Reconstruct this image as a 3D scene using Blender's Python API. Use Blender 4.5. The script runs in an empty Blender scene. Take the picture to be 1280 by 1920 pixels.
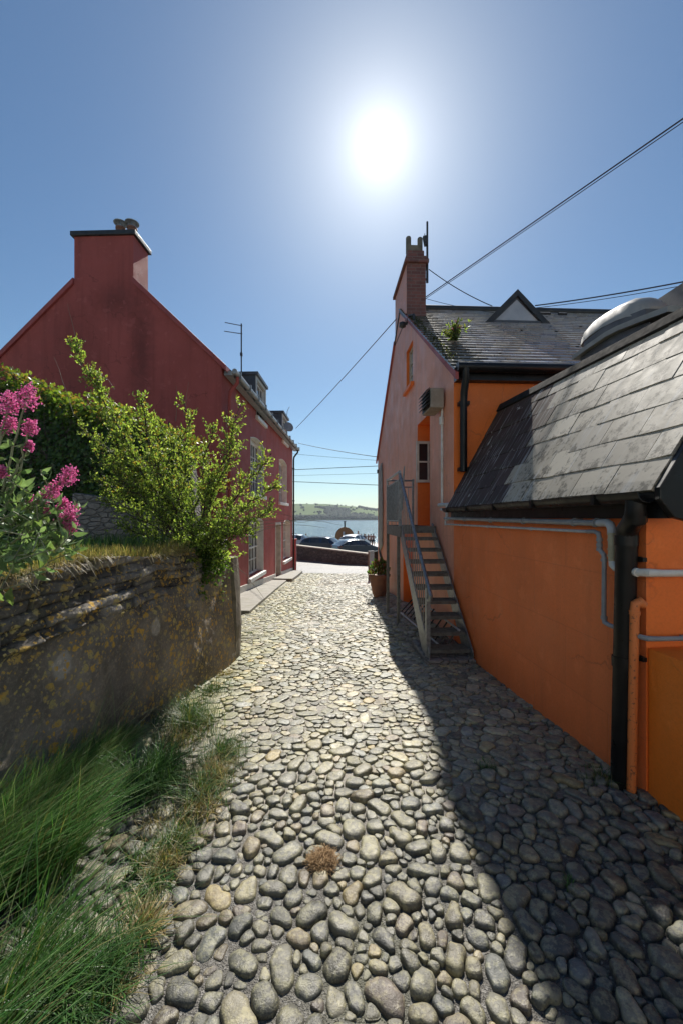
HAZE=0.00012
import bpy, bmesh, math, random
import numpy as np
from mathutils import Vector, Matrix
R = math.radians
random.seed(7); rng = np.random.default_rng(7)
SC = bpy.context.scene
COL = SC.collection
FPX = 746.7; CX = 640.0; CY = 972.0          # focal length and vanishing point of the photograph, in its pixels
E0 = 1.48; SL = 0.067                         # eye height above the lane and the fall of the lane (eye is at z = 0)

def P(px, py, y):
    return Vector(((px-CX)/FPX*y, y, (CY-py)/FPX*y))
def G(px, py):
    y = E0*FPX/((py-CY)-SL*FPX)
    return (px-CX)/FPX*y, y
def sstep(a, b, t):
    t = np.clip((np.asarray(t, float)-a)/(b-a), 0, 1); return t*t*(3-2*t)
def gz(x, y):
    x = np.asarray(x, float); y = np.asarray(y, float)
    z = -E0-SL*np.minimum(y, 22.0)
    z = z-0.14*sstep(21.5, 27, y)
    z = z+0.13*sstep(0.5, 1.1, x)*sstep(5.4, 6.6, y)*(1-sstep(10.5, 13.0, y))
    z = z-0.025*np.exp(-((x-0.05)/0.9)**2)+0.025
    z = z-0.06*sstep(28.5, 33.5, y)-.42*sstep(36, 52, y)
    return z
def gzf(x, y): return float(gz(x, y))

# frames of the three skewed wall lines: y along the lane, o across it, z up
def RF(y, o, z): return Vector((1.87-0.0455*y+o, y+0.0455*o, z))       # right-hand houses, o > 0 inside
def LF(y, o, z): return Vector((-3.268+0.0335*y+o, y-0.0335*o, z))      # red house, o > 0 out over the lane
def GF(y, o, z): return Vector((-2.12+0.136*y+o*0.991, y-0.135*o, z))   # garden wall, o > 0 out over the lane
def WF(y, o, z): return Vector((o, y, z))

# ------------------------------------------------------------------ objects
def wloc(o):
    v = Vector((0, 0, 0))
    while o is not None: v += o.location; o = o.parent
    return v
def tag(o, label=None, cat=None, group=None, kind=None):
    if label: o['label'] = label
    if cat: o['category'] = cat
    if group: o['group'] = group
    if kind: o['kind'] = kind
    return o
def thing(name, loc, label, cat, group=None):
    o = bpy.data.objects.new(name, None); COL.objects.link(o); o.location = loc
    o.empty_display_size = 0.1
    return tag(o, label, cat, group)
def link_mesh(name, me, mat, parent=None):
    o = bpy.data.objects.new(name, me); COL.objects.link(o)
    if mat is not None:
        for m in (mat if isinstance(mat, (list, tuple)) else [mat]): me.materials.append(m)
    if parent is not None:
        o.parent = parent
        me.transform(Matrix.Translation(-wloc(parent)))
    return o
def copy_tree(o, parent=None):
    c = o.copy(); COL.objects.link(c); c.parent = parent
    for ch in list(o.children): copy_tree(ch, c)
    return c

class MB:
    def __init__(s): s.v = []; s.f = []; s.m = []
    def add(s, vs, fs, m=0):
        b = len(s.v); s.v += [tuple(v) for v in vs]
        s.f += [tuple(b+i for i in f) for f in fs]; s.m += [m]*len(fs); return s
    def box8(s, c, m=0):
        return s.add(c, [(0,3,2,1),(4,5,6,7),(0,1,5,4),(1,2,6,5),(2,3,7,6),(3,0,4,7)], m)
    def fbox(s, F, y0, y1, o0, o1, z0, z1, m=0):
        return s.box8([F(y0,o0,z0),F(y1,o0,z0),F(y1,o1,z0),F(y0,o1,z0),F(y0,o0,z1),F(y1,o0,z1),F(y1,o1,z1),F(y0,o1,z1)], m)
    def cbox(s, c, u, v, w, m=0):       # centre and three half axes
        c, u, v, w = map(Vector, (c, u, v, w))
        return s.box8([c-u-v-w,c+u-v-w,c+u+v-w,c-u+v-w,c-u-v+w,c+u-v+w,c+u+v+w,c-u+v+w], m)
    def bar(s, a, b, w, h, up=(0,0,1), m=0):
        a, b = Vector(a), Vector(b); d = (b-a).normalized(); up = Vector(up)
        x = d.cross(up)
        if x.length < 1e-4: x = d.cross(Vector((0,1,0)))
        x.normalize(); z = x.cross(d).normalized()
        return s.cbox((a+b)/2, (b-a)/2, x*w/2, z*h/2, m)
    def tube(s, pts, r, n=10, cap=True, m=0):
        pts = [Vector(p) for p in pts]; k = len(pts)
        rs = r if isinstance(r, (list, tuple)) else [r]*k
        d0 = (pts[1]-pts[0]).normalized()
        ref = Vector((0,0,1)) if abs(d0.z) < .9 else Vector((1,0,0))
        x = d0.cross(ref).normalized(); vs = []
        for i, p in enumerate(pts):
            a = pts[max(i-1,0)]; b = pts[min(i+1,k-1)]; d = (b-a).normalized()
            x = (x-d*x.dot(d)).normalized(); y = d.cross(x)
            sc = 1.0
            if 0 < i < k-1:
                c = (pts[i]-a).normalized().dot((b-pts[i]).normalized()); sc = 1/max(.6, math.sqrt(max(.01,(1+c)/2)))
            for j in range(n):
                t = 2*math.pi*j/n; vs.append(p+(x*math.cos(t)+y*math.sin(t))*rs[i]*sc)
        fs = [(i*n+j, i*n+(j+1)%n, (i+1)*n+(j+1)%n, (i+1)*n+j) for i in range(k-1) for j in range(n)]
        if cap: fs += [tuple(range(n-1,-1,-1)), tuple(range((k-1)*n, k*n))]
        return s.add(vs, fs, m)
    def lathe(s, c, prof, n=24, m=0, axis=None):
        c = Vector(c); vs = []
        ax = Vector(axis).normalized() if axis else Vector((0,0,1))
        ref = Vector((1,0,0)) if abs(ax.x) < .9 else Vector((0,1,0))
        x = ax.cross(ref).normalized(); y = ax.cross(x)
        for r, z in prof:
            for j in range(n):
                t = 2*math.pi*j/n; vs.append(c+(x*math.cos(t)+y*math.sin(t))*r+ax*z)
        k = len(prof)
        fs = [(i*n+j, i*n+(j+1)%n, (i+1)*n+(j+1)%n, (i+1)*n+j) for i in range(k-1) for j in range(n)]
        fs += [tuple(range(n-1,-1,-1)), tuple(range((k-1)*n, k*n))]
        return s.add(vs, fs, m)
    def prism(s, poly, fa, fb, m=0):      # poly of pairs; fa, fb map a pair to the two end faces
        n = len(poly); vs = [fa(*p) for p in poly]+[fb(*p) for p in poly]
        fs = [tuple(range(n)), tuple(range(2*n-1, n-1, -1))]
        fs += [(i, (i+1)%n, n+(i+1)%n, n+i) for i in range(n)]
        return s.add(vs, fs, m)
    def build(s, name, mat, parent=None, smooth=False, bevel=0, flat_angle=None):
        me = bpy.data.meshes.new(name); me.from_pydata(s.v, [], s.f); me.update()
        bm = bmesh.new(); bm.from_mesh(me)
        bmesh.ops.recalc_face_normals(bm, faces=bm.faces[:])
        if bevel:
            ed = [e for e in bm.edges if len(e.link_faces)==2 and e.calc_face_angle(0) > .6]
            bmesh.ops.bevel(bm, geom=ed, offset=bevel, segments=2, profile=.6, affect='EDGES', clamp_overlap=True)
        bm.to_mesh(me); bm.free()
        if max(s.m, default=0) > 0 and not bevel: me.polygons.foreach_set('material_index', s.m)
        o = link_mesh(name, me, mat, parent)
        if smooth:
            me.polygons.foreach_set('use_smooth', [True]*len(me.polygons))
            try: me.set_sharp_from_angle(angle=R(38))
            except Exception: pass
        return o
def boolean(o, cutters):
    # cutters: list of MB; subtract each from o and bake
    tmp = []
    for c in cutters:
        me = bpy.data.meshes.new('cut'); me.from_pydata(c.v, [], c.f); me.update()
        bm = bmesh.new(); bm.from_mesh(me); bmesh.ops.recalc_face_normals(bm, faces=bm.faces[:]); bm.to_mesh(me); bm.free()
        t = bpy.data.objects.new('cut', me); COL.objects.link(t); t.location = (0,0,0)
        me.transform(Matrix.Translation(-wloc(o.parent)) if o.parent else Matrix.Identity(4))
        if o.parent: t.parent = o.parent
        md = o.modifiers.new('b', 'BOOLEAN'); md.operation = 'DIFFERENCE'; md.solver = 'EXACT'; md.object = t; tmp.append(t)
    bpy.context.view_layer.update()
    dg = bpy.context.evaluated_depsgraph_get()
    me = bpy.data.meshes.new_from_object(o.evaluated_get(dg))
    o.modifiers.clear(); old = o.data; o.data = me; bpy.data.meshes.remove(old)
    for t in tmp:
        m = t.data; bpy.data.objects.remove(t); bpy.data.meshes.remove(m)

def np_mesh(name, V, F, mat, parent=None, col=None, smooth=False, fcol=None):
    """V (n,3); F list of int arrays (m,k). col: per-vertex rgb."""
    me = bpy.data.meshes.new(name); V = np.asarray(V, np.float32)
    if not isinstance(F, (list, tuple)): F = [F]
    me.vertices.add(len(V)); me.vertices.foreach_set('co', V.ravel())
    li = np.concatenate([f.ravel() for f in F]).astype(np.int32)
    tot = np.concatenate([np.full(len(f), f.shape[1]) for f in F]).astype(np.int32)
    st = np.concatenate([[0], np.cumsum(tot)[:-1]]).astype(np.int32)
    me.loops.add(len(li)); me.loops.foreach_set('vertex_index', li)
    me.polygons.add(len(tot)); me.polygons.foreach_set('loop_start', st); me.polygons.foreach_set('loop_total', tot)
    me.update(calc_edges=True); me.validate()
    if col is not None:
        a = me.color_attributes.new('col', 'FLOAT_COLOR', 'POINT')
        c = np.ones((len(V), 4), np.float32); c[:, :3] = col; a.data.foreach_set('color', c.ravel())
    me.polygons.foreach_set('use_smooth', np.full(len(tot), bool(smooth)))
    return link_mesh(name, me, mat, parent)

# vectorised value noise
def _h(ix, iy, iz, s):
    n = (ix*73856093) ^ (iy*19349663) ^ (iz*83492791) ^ (s*2654435761 & 0x7fffffff)
    n = (n ^ (n >> 13))*1274126177 & 0x7fffffff
    return ((n ^ (n >> 16)) & 0xffff)/65535.0
def vnoise(p, s=0):
    p = np.asarray(p, float); i = np.floor(p).astype(np.int64); f = p-i; f = f*f*(3-2*f); r = 0
    for a in (0,1):
        for b in (0,1):
            for c in (0,1):
                w = (f[...,0] if a else 1-f[...,0])*(f[...,1] if b else 1-f[...,1])*(f[...,2] if c else 1-f[...,2])
                r = r+w*_h(i[...,0]+a, i[...,1]+b, i[...,2]+c, s)
    return r*2-1
def fbm(p, o=4, s=0):
    p = np.asarray(p, float); r = 0; a = 1.0; t = 0
    for k in range(o): r = r+a*vnoise(p*2**k+k*17.3, s+k); t += a; a *= .5
    return r/t

# ------------------------------------------------------------------ node materials
class NT:
    def __init__(s, name):
        s.mat = bpy.data.materials.new(name); s.mat.use_nodes = True
        s.t = s.mat.node_tree; s.t.nodes.clear()
        s.out = s.t.nodes.new('ShaderNodeOutputMaterial')
        s.co = s.t.nodes.new('ShaderNodeTexCoord').outputs['Object']
    def n(s, typ, out=0, props=None, **inp):
        nd = s.t.nodes.new('ShaderNode'+typ)
        for k, v in (props or {}).items(): setattr(nd, k, v)
        for k, v in inp.items():
            k = int(k[1:]) if k[0] == '_' and k[1:].isdigit() else k.replace('_', ' ')
            sk = nd.inputs[k]
            if isinstance(v, bpy.types.NodeSocket): s.t.links.new(v, sk)
            elif isinstance(v, (tuple, list)) and len(v) == 3 and sk.type == 'RGBA': sk.default_value = (*v, 1)
            else: sk.default_value = v
        return nd.outputs[out]
    def map(s, scale=(1,1,1), loc=(0,0,0), rot=(0,0,0), vec=None):
        return s.n('Mapping', Vector=vec or s.co, Scale=scale, Location=loc, Rotation=rot)
    def noise(s, scale, detail=5, rough=.55, vec=None, dist=0, out=0):
        return s.n('TexNoise', out, Vector=vec or s.co, Scale=scale, Detail=detail, Roughness=rough, Distortion=dist)
    def voro(s, scale, vec=None, feat='F1', out=0, rand=1):
        return s.n('TexVoronoi', out, dict(feature=feat), Vector=vec or s.co, Scale=scale, Randomness=rand)
    def ramp(s, fac, stops, interp='LINEAR'):
        nd = s.t.nodes.new('ShaderNodeValToRGB'); cr = nd.color_ramp; cr.interpolation = interp
        while len(cr.elements) < len(stops): cr.elements.new(.5)
        for e, (p, c) in zip(cr.elements, stops):
            e.position = p; e.color = (*c, 1) if isinstance(c, (tuple, list)) else (c, c, c, 1)
        s.t.links.new(fac, nd.inputs[0]); return nd.outputs[0]
    def step(s, fac, a, b):
        return s.n('MapRange', Value=fac, From_Min=a, From_Max=b, To_Min=0.0, To_Max=1.0)
    def mix(s, f, a, b, mode='MIX'):
        nd = s.t.nodes.new('ShaderNodeMix'); nd.data_type = 'RGBA'; nd.blend_type = mode
        for i, v in ((0, f), (6, a), (7, b)):
            sk = nd.inputs[i]
            if isinstance(v, bpy.types.NodeSocket): s.t.links.new(v, sk)
            elif i == 0: sk.default_value = v
            else: sk.default_value = (*v, 1)
        return nd.outputs[2]
    def math(s, op, a, b=0.0):
        return s.n('Math', 0, dict(operation=op), _0=a, _1=b)
    def attr(s, name='col', out='Color'):
        nd = s.t.nodes.new('ShaderNodeAttribute'); nd.attribute_name = name; return nd.outputs[out]
    def xyz(s, vec=None):
        nd = s.t.nodes.new('ShaderNodeSeparateXYZ'); s.t.links.new(vec or s.co, nd.inputs[0]); return nd.outputs
    def bump(s, h, strength=.3, dist=.01, normal=None):
        kw = dict(Height=h, Strength=strength, Distance=dist)
        if normal is not None: kw['Normal'] = normal
        return s.n('Bump', **kw)
    def bsdf(s, col, rough=.6, normal=None, metal=0.0, spec=.5, **kw):
        a = dict(Base_Color=col, Roughness=rough, Metallic=metal, Specular_IOR_Level=spec); a.update(kw)
        if normal is not None: a['Normal'] = normal
        return s.n('BsdfPrincipled', **a)
    def done(s, sh):
        s.t.links.new(sh, s.out.inputs[0]); return s.mat

def simple(name, c1, c2=None, scale=8, rough=.6, bump=.15, bscale=120, bdist=.004, spec=.5, metal=0.0, rvar=.12):
    t = NT(name); c2 = c2 or tuple(x*.75 for x in c1)
    n1 = t.noise(scale, 6)
    n2 = t.noise(bscale, 3)
    c = t.mix(t.step(n1, .35, .68), c1, c2)
    r = t.n('MapRange', Value=t.noise(scale*2.3, 4), From_Min=.3, From_Max=.7, To_Min=max(.03, rough-rvar), To_Max=min(1, rough+rvar))
    return t.done(t.bsdf(c, r, t.bump(n2, bump, bdist), metal, spec))
def leafmat(name, trans=.45, rough=.42, tint=(1.25,1.3,.55)):
    t = NT(name); c = t.attr()
    c = t.mix(t.step(t.noise(30, 2), .3, .7), c, t.mix(1, c, (.75,.8,.75), 'MULTIPLY'))
    p = t.bsdf(c, rough, spec=.5)
    tr = t.n('BsdfTranslucent', Color=t.mix(1, c, tint, 'MULTIPLY'))
    nd = t.t.nodes.new('ShaderNodeMixShader'); nd.inputs[0].default_value = trans
    t.t.links.new(p, nd.inputs[1]); t.t.links.new(tr, nd.inputs[2])
    return t.done(nd.outputs[0])
# ------------------------------------------------------------------ materials
def stucco(name, base, dark, streak=.5, rough=.62, joints=False, spec=.5, roughcast=0.5, light=None, stains=None):
    t = NT(name)
    big = t.noise(1.1, 6, .6)
    st = t.noise(2.2, 5, .6, vec=t.map((2.6,2.6,.16)))
    c = t.mix(t.step(big, .38, .72), base, tuple(x*.82 for x in base))
    c = t.mix(t.math('MULTIPLY', t.step(st, .52, .78), streak), c, dark)
    if light:
        c = t.mix(t.math('MULTIPLY', t.step(t.noise(3.1, 6, .65, vec=t.map((1.5,1.5,.5), (3,7,1))), .56, .75), .55), c, light)
    fine = t.noise(60, 4, .6)
    c = t.mix(t.math('MULTIPLY', t.step(fine, .45, .7), .22), c, tuple(x*.55 for x in base))
    if stains:
        for (lo, sc, am) in stains:
            x = t.n('VectorMath', 1, dict(operation='LENGTH'), Vector=t.map(sc, tuple(-a*b for a, b in zip(lo, sc))))
            x = t.math('ADD', x, t.math('MULTIPLY', t.noise(7, 5), .9))
            c = t.mix(t.math('MULTIPLY', t.step(x, 1.5, .55), am), c, dark)
    vd = t.n('VectorMath', 0, dict(operation='ADD'), Vector=t.co, _1=t.n('VectorMath', 0, dict(operation='SCALE'), Vector=t.noise(2.5, 5, out=1), Scale=.55))
    ck = t.n('TexVoronoi', 0, dict(feature='DISTANCE_TO_EDGE'), Vector=vd, Scale=.9)
    ck = t.math('MULTIPLY', t.step(ck, .011, .003), t.step(t.noise(1.7, 3, vec=t.map(loc=(2,8,4))), .50, .58))
    c = t.mix(t.math('MULTIPLY', ck, .55), c, dark)
    pt = t.math('MULTIPLY', t.step(t.noise(5.5, 5, .6, vec=t.map(loc=(7,1,9))), .60, .66), .30)
    c = t.mix(pt, c, tuple(min(1,x*1.2+.03) for x in base))
    spots = t.voro(7.0)
    c = t.mix(t.math('MULTIPLY', t.step(spots, .045, .02), .6), c, dark)
    h = t.math('ADD', t.math('MULTIPLY', t.noise(95, 3, .6), roughcast), t.math('MULTIPLY', t.noise(9, 4), .9))
    h = t.math('SUBTRACT', h, t.math('MULTIPLY', ck, .6))
    if joints:
        o = t.xyz()
        cv = t.n('CombineXYZ', X=o[1], Y=o[2], Z=0.0)
        br = t.n('TexBrick', 1, dict(offset=.5), Vector=cv, Scale=1.0, Mortar_Size=.006, Mortar_Smooth=.6, Brick_Width=.92, Row_Height=.46)
        h = t.math('SUBTRACT', h, t.math('MULTIPLY', br, .55))
        c = t.mix(t.math('MULTIPLY', br, .22), c, dark)
    r = t.n('MapRange', Value=t.noise(3, 4), From_Min=.3, From_Max=.7, To_Min=rough-.1, To_Max=rough+.12)
    return t.done(t.bsdf(c, r, t.bump(h, .45, .008), 0, spec))

M_red = stucco('red_render', (.40,.098,.085), (.16,.045,.04), .5, .7, roughcast=1.3, spec=.18,
               stains=[((.30,0,7.55),(1.5,.1,1.9),.7),((.95,0,6.3),(2.6,.1,.5),.8),((-.7,0,5.6),(1.2,.1,.45),.5)])
M_redpale = stucco('red_coping', (.36,.075,.07), (.14,.03,.03), .4, .6)
M_orange = stucco('orange_paint', (.90,.225,.065), (.52,.13,.045), .35, .55, joints=True, roughcast=.35, light=(.92,.30,.12), spec=.4)
M_orange2 = stucco('orange_paint_face', (.92,.205,.028), (.55,.12,.025), .3, .55, roughcast=.3)
M_pink = stucco('glare_pink_orange_paint', (.80,.345,.22), (.45,.21,.15), .6, .55, joints=True, roughcast=.5, light=(.76,.44,.33))  # pinker than the orange, to imitate sky glare on the lane side
M_amber = stucco('amber_paint', (.92,.225,.02), (.56,.15,.02), .5, .55, roughcast=.5)
M_white = simple('white_paint', (.78,.77,.74), (.62,.61,.57), 5, .5)
M_offwhite = simple('weathered_white_paint', (.62,.60,.54), (.45,.43,.38), 6, .55, .3, 60)
M_cream = simple('cream_frame', (.55,.50,.40), (.40,.36,.29), 9, .5)
M_black = simple('black_gloss_plastic', (.006,.006,.007), (.012,.012,.012), 7, .38, .06, 50, spec=.3)
M_dark = simple('dark_board', (.02,.021,.024), (.045,.043,.04), 6, .5, .2, 60)
M_greypipe = simple('grey_pipe', (.30,.31,.32), (.20,.21,.22), 9, .42, .08, 40)
M_greypipe2 = simple('pale_grey_pipe', (.50,.51,.52), (.36,.37,.37), 12, .45, .1, 40)
M_whitepipe = simple('white_pipe', (.70,.69,.66), (.55,.52,.45), 9, .4, .08, 40)
M_yellowpipe = simple('yellowed_pipe', (.52,.47,.33), (.36,.30,.18), 10, .5, .15, 40)
def _rustpipe():
    t = NT('painted_orange_pipe')
    c = t.mix(t.step(t.noise(45, 5, .65), .56, .66), (.66,.19,.05), (.12,.055,.03))
    return t.done(t.bsdf(c, .55, t.bump(t.noise(60, 4), .3, .003)))
M_opipe = _rustpipe()
M_steel = simple('galvanised_steel', (.33,.36,.38), (.21,.225,.235), 22, .45, .12, 90, spec=.5, metal=.75)
M_steeldull = simple('dull_steel_grating', (.17,.175,.17), (.10,.095,.085), 18, .55, .25, 90, metal=.35)
M_felt = simple('black_roofing_felt', (.022,.022,.023), (.04,.039,.037), 9, .95, .3, 50, spec=.05)
M_glass = None
def _glass():
    t = NT('window_glass')
    c = t.mix(t.step(t.noise(1.5, 3), .4, .65), (.02,.025,.03), (.05,.055,.06))
    return t.done(t.bsdf(c, .06, None, 0, .8))
M_glass = _glass()
def _paleglass():
    t = NT('frosted_glass')
    c = t.mix(t.step(t.noise(2.5, 3), .35, .65), (.34,.37,.40), (.46,.48,.50))
    return t.done(t.bsdf(c, .18, None, 0, .6))
M_paleglass = _paleglass()
M_lead = simple('lead_sheet', (.06,.065,.075), (.10,.105,.115), 6, .5, .2, 40)
M_zinc = simple('grey_gutter', (.30,.33,.34), (.20,.22,.23), 7, .4, .1, 60)
def _slateB():
    t = NT('old_slates'); c = t.attr()
    c = t.mix(t.math('MULTIPLY', t.step(t.noise(9, 6, .7), .5, .68), .75), c, (.34,.30,.24))
    c = t.mix(t.step(t.noise(16, 5, .65, vec=t.map(loc=(4,2,7))), .60, .70), c, (.50,.50,.48))
    v = t.voro(3.6)
    c = t.mix(t.step(v, .17, .12), c, (.02,.022,.014))
    r = t.n('MapRange', Value=t.noise(6, 4), From_Min=.3, From_Max=.7, To_Min=.20, To_Max=.50)
    return t.done(t.bsdf(c, r, t.bump(t.noise(45, 5), .2, .004), 0, .85))
M_slateB = _slateB()
def _slateA():
    t = NT('fibre_cement_slates'); c = t.attr(); g = t.attr('edge')
    n = t.noise(6, 7, .68); n2 = t.noise(24, 5, .7)
    ge = t.xyz(g)
    low = ge[0]; side = ge[1]
    # lichen darkens toward the lower edge of each slate, white bloom along the margins
    m = t.math('ADD', t.math('MULTIPLY', n, 1.0), t.math('MULTIPLY', n2, .45))
    m = t.math('ADD', m, t.math('MULTIPLY', low, .10))
    c = t.mix(t.math('MULTIPLY', t.step(m, .78, .90), .8), c, (.05,.046,.032))
    w = t.math('ADD', t.noise(11, 6, .7, vec=t.map(loc=(9,3,5))), t.math('MULTIPLY', side, .13))
    c = t.mix(t.math('MULTIPLY', t.step(w, .70, .80), .8), c, (.52,.51,.48))
    run = t.noise(3.0, 5, .65, vec=t.map((.6,7.5,.6)))
    c = t.mix(t.math('MULTIPLY', t.step(run, .54, .68), .55), c, (.50,.51,.52))
    r = t.n('MapRange', Value=t.noise(8, 4), From_Min=.3, From_Max=.7, To_Min=.45, To_Max=.6)
    h = t.math('ADD', t.noise(50, 5), t.math('MULTIPLY', n, .6))
    nm = t.bump(h, .18, .003)
    d = t.n('BsdfDiffuse', Color=c, Roughness=.6, Normal=nm); g = t.n('BsdfGlossy', Color=(.9,.9,.9), Roughness=r, Normal=nm)
    s = t.t.nodes.new('ShaderNodeMixShader'); s.inputs[0].default_value = .035; t.t.links.new(d, s.inputs[1]); t.t.links.new(g, s.inputs[2])
    return t.done(s.outputs[0])
M_slateA = _slateA()
def _cobble():
    t = NT('river_cobbles'); c = t.attr()
    n = t.noise(28, 6, .65); f = t.noise(140, 4, .6)
    c = t.mix(t.step(n, .38, .66), c, t.mix(1, c, (.62,.63,.62), 'MULTIPLY'))
    lich = t.math('ADD', t.noise(38, 6, .75), t.math('MULTIPLY', t.noise(9, 3), .45))
    c = t.mix(t.math('MULTIPLY', t.step(lich, .70, .80), .7), c, t.mix(.5, t.mix(1, c, (2.3,2.2,1.7), 'MULTIPLY'), (.26,.25,.16)))
    c = t.mix(t.math('MULTIPLY', t.step(t.voro(110), .10, .04), .4), c, (.38,.38,.36))
    r = t.n('MapRange', Value=t.noise(20, 4), From_Min=.3, From_Max=.7, To_Min=.34, To_Max=.60)
    h = t.math('ADD', t.math('ADD', n, t.math('MULTIPLY', f, .5)), t.math('MULTIPLY', t.noise(11, 4), 1.2))
    return t.done(t.bsdf(c, r, t.bump(h, .55, .008), 0, .36))
M_cobble = _cobble()
def _bed():
    t = NT('gritty_mortar'); c0 = t.attr()
    g = t.voro(170); n = t.noise(60, 5, .7)
    c = t.mix(t.step(n, .38, .75), c0, t.mix(1, c0, (.55,.55,.55), 'MULTIPLY'))
    c = t.mix(t.math('MULTIPLY', t.step(t.voro(120, out=1), .62, .95), .5), c, (.34,.33,.31))
    c = t.mix(t.math('MULTIPLY', t.step(t.noise(2.3, 6, .65, vec=t.map(loc=(3,5,1))), .6, .72), .55), c, (.045,.06,.018))
    h = t.math('ADD', g, n)
    return t.done(t.bsdf(c, .5, t.bump(h, .8, .006), 0, .5))
M_bed = _bed()
def _gwall():
    t = NT('lichened_old_wall'); base = t.attr()
    n = t.noise(3.2, 7, .65); f = t.noise(38, 6, .7)
    c = t.mix(t.step(n, .36, .68), base, t.mix(1, base, (.5,.5,.52), 'MULTIPLY'))
    c = t.mix(t.math('MULTIPLY', t.step(f, .5, .72), .55), c, t.mix(1, base, (1.9,1.85,1.75), 'MULTIPLY'))
    reg = t.noise(2.0, 3, .5, vec=t.map(loc=(6,1,3)))
    sz = t.noise(5.5, 2)
    vd = t.n('VectorMath', 0, dict(operation='ADD'), Vector=t.co, _1=t.n('VectorMath', 0, dict(operation='SCALE'), Vector=t.noise(22, 4, out=1), Scale=.05))
    v = t.voro(13, vec=vd); v2 = t.voro(30, vec=vd)
    m1 = t.math('MULTIPLY', t.step(v, .36, .27), t.step(reg, .36, .48))
    m2 = t.math('MULTIPLY', t.step(v2, .34, .25), t.step(reg, .36, .48))
    m = t.math('MAXIMUM', m1, m2)
    m = t.math('MULTIPLY', m, t.step(t.noise(60, 4, .7), .36, .5))
    lc = t.mix(t.step(sz, .4, .6), (.72,.42,.06), (.56,.45,.17))
    c = t.mix(t.math('MULTIPLY', m, .92), c, lc)
    gr = t.step(t.noise(2.6, 5, .6, vec=t.map((1,1,.4),(5,8,2))), .58, .72)
    c = t.mix(t.math('MULTIPLY', gr, .45), c, (.05,.055,.02))
    h = t.math('ADD', t.math('ADD', f, t.math('MULTIPLY', n, .8)), t.math('MULTIPLY', t.noise(130, 3), .5))
    return t.done(t.bsdf(c, .85, t.bump(h, .9, .018), 0, .3))
M_gwall = _gwall()
M_pier = simple('weathered_cement_pier', (.23,.20,.15), (.12,.105,.08), 7, .85, .9, 30, .012)
def _rubble(name, c1, c2, sc, mort):
    t = NT(name)
    vd = t.n('VectorMath', 0, dict(operation='ADD'), Vector=t.map((sc,sc,sc*1.9)), _1=t.n('VectorMath', 0, dict(operation='SCALE'), Vector=t.noise(3.5, 3, out=1), Scale=.5))
    e = t.n('TexVoronoi', 0, dict(feature='DISTANCE_TO_EDGE'), Vector=vd, Scale=1.0)
    cc = t.n('TexVoronoi', 1, dict(feature='F1'), Vector=vd, Scale=1.0)
    bw = t.xyz(cc)[0]
    c = t.mix(bw, c1, c2)
    c = t.mix(t.math('MULTIPLY', t.step(t.noise(18, 6, .7), .45, .7), .5), c, tuple(x*.4 for x in c1))
    c = t.mix(t.step(e, .09, .03), c, mort)
    h = t.math('ADD', t.step(e, 0, .12), t.math('MULTIPLY', t.noise(25, 5), .5))
    return t.done(t.bsdf(c, .85, t.bump(h, .8, .03), 0, .3))
M_rubble = _rubble('rubble_stone', (.085,.075,.062), (.17,.15,.125), 3.4, (.06,.055,.048))
M_greystone = _rubble('grey_rubble', (.19,.185,.175), (.25,.24,.23), 7.5, (.17,.165,.155))
M_copeconc = simple('concrete_coping', (.40,.37,.31), (.28,.25,.2), 4, .8, .4, 50)
def _slab():
    t = NT('stone_footpath')
    n = t.noise(5, 6, .65)
    c = t.mix(t.step(n, .35, .7), (.27,.255,.22), (.17,.16,.13))
    c = t.mix(t.math('MULTIPLY', t.step(t.noise(2.2, 5), .58, .7), .6), c, (.15,.145,.07))
    return t.done(t.bsdf(c, .7, t.bump(t.noise(70, 5), .35, .006), 0, .4))
M_slab = _slab()
def _road():
    t = NT('worn_asphalt')
    n = t.noise(.9, 6, .65); v = t.voro(260)
    c = t.mix(t.step(n, .38, .66), (.095,.093,.09), (.155,.15,.142))
    c = t.mix(t.step(t.noise(.55, 3, .5, vec=t.map((1,2.4,1),(2,9,0))), .55, .585), c, (.12,.12,.12))
    c = t.mix(t.math('MULTIPLY', t.step(v, .5, .2), .35), c, (.40,.39,.37))
    return t.done(t.bsdf(c, .5, t.bump(t.math('ADD', v, t.noise(50, 4)), .6, .008), 0, .5))
M_road = _road()
M_soil = simple('garden_soil', (.06,.045,.028), (.035,.028,.018), 9, .95, .9, 40, .03)
M_ground = simple('rough_ground', (.16,.15,.12), (.10,.11,.06), 1.5, .9, .5, 30, .03)
def _sea():
    t = NT('sea_water')
    v1 = t.map((.30,.9,1)); v2 = t.map((.06,.16,1))
    h = t.math('ADD', t.noise(1.0, 6, .62, vec=v1), t.math('MULTIPLY', t.noise(1.0, 4, .6, vec=v2), 1.2))
    c = t.mix(t.step(t.noise(1, 4, vec=t.map((.004,.016,1))), .4, .6), (.05,.10,.15), (.08,.14,.19))
    return t.done(t.bsdf(c, .12, t.bump(h, .55, .6), 0, .22))
M_sea = _sea()
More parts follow.
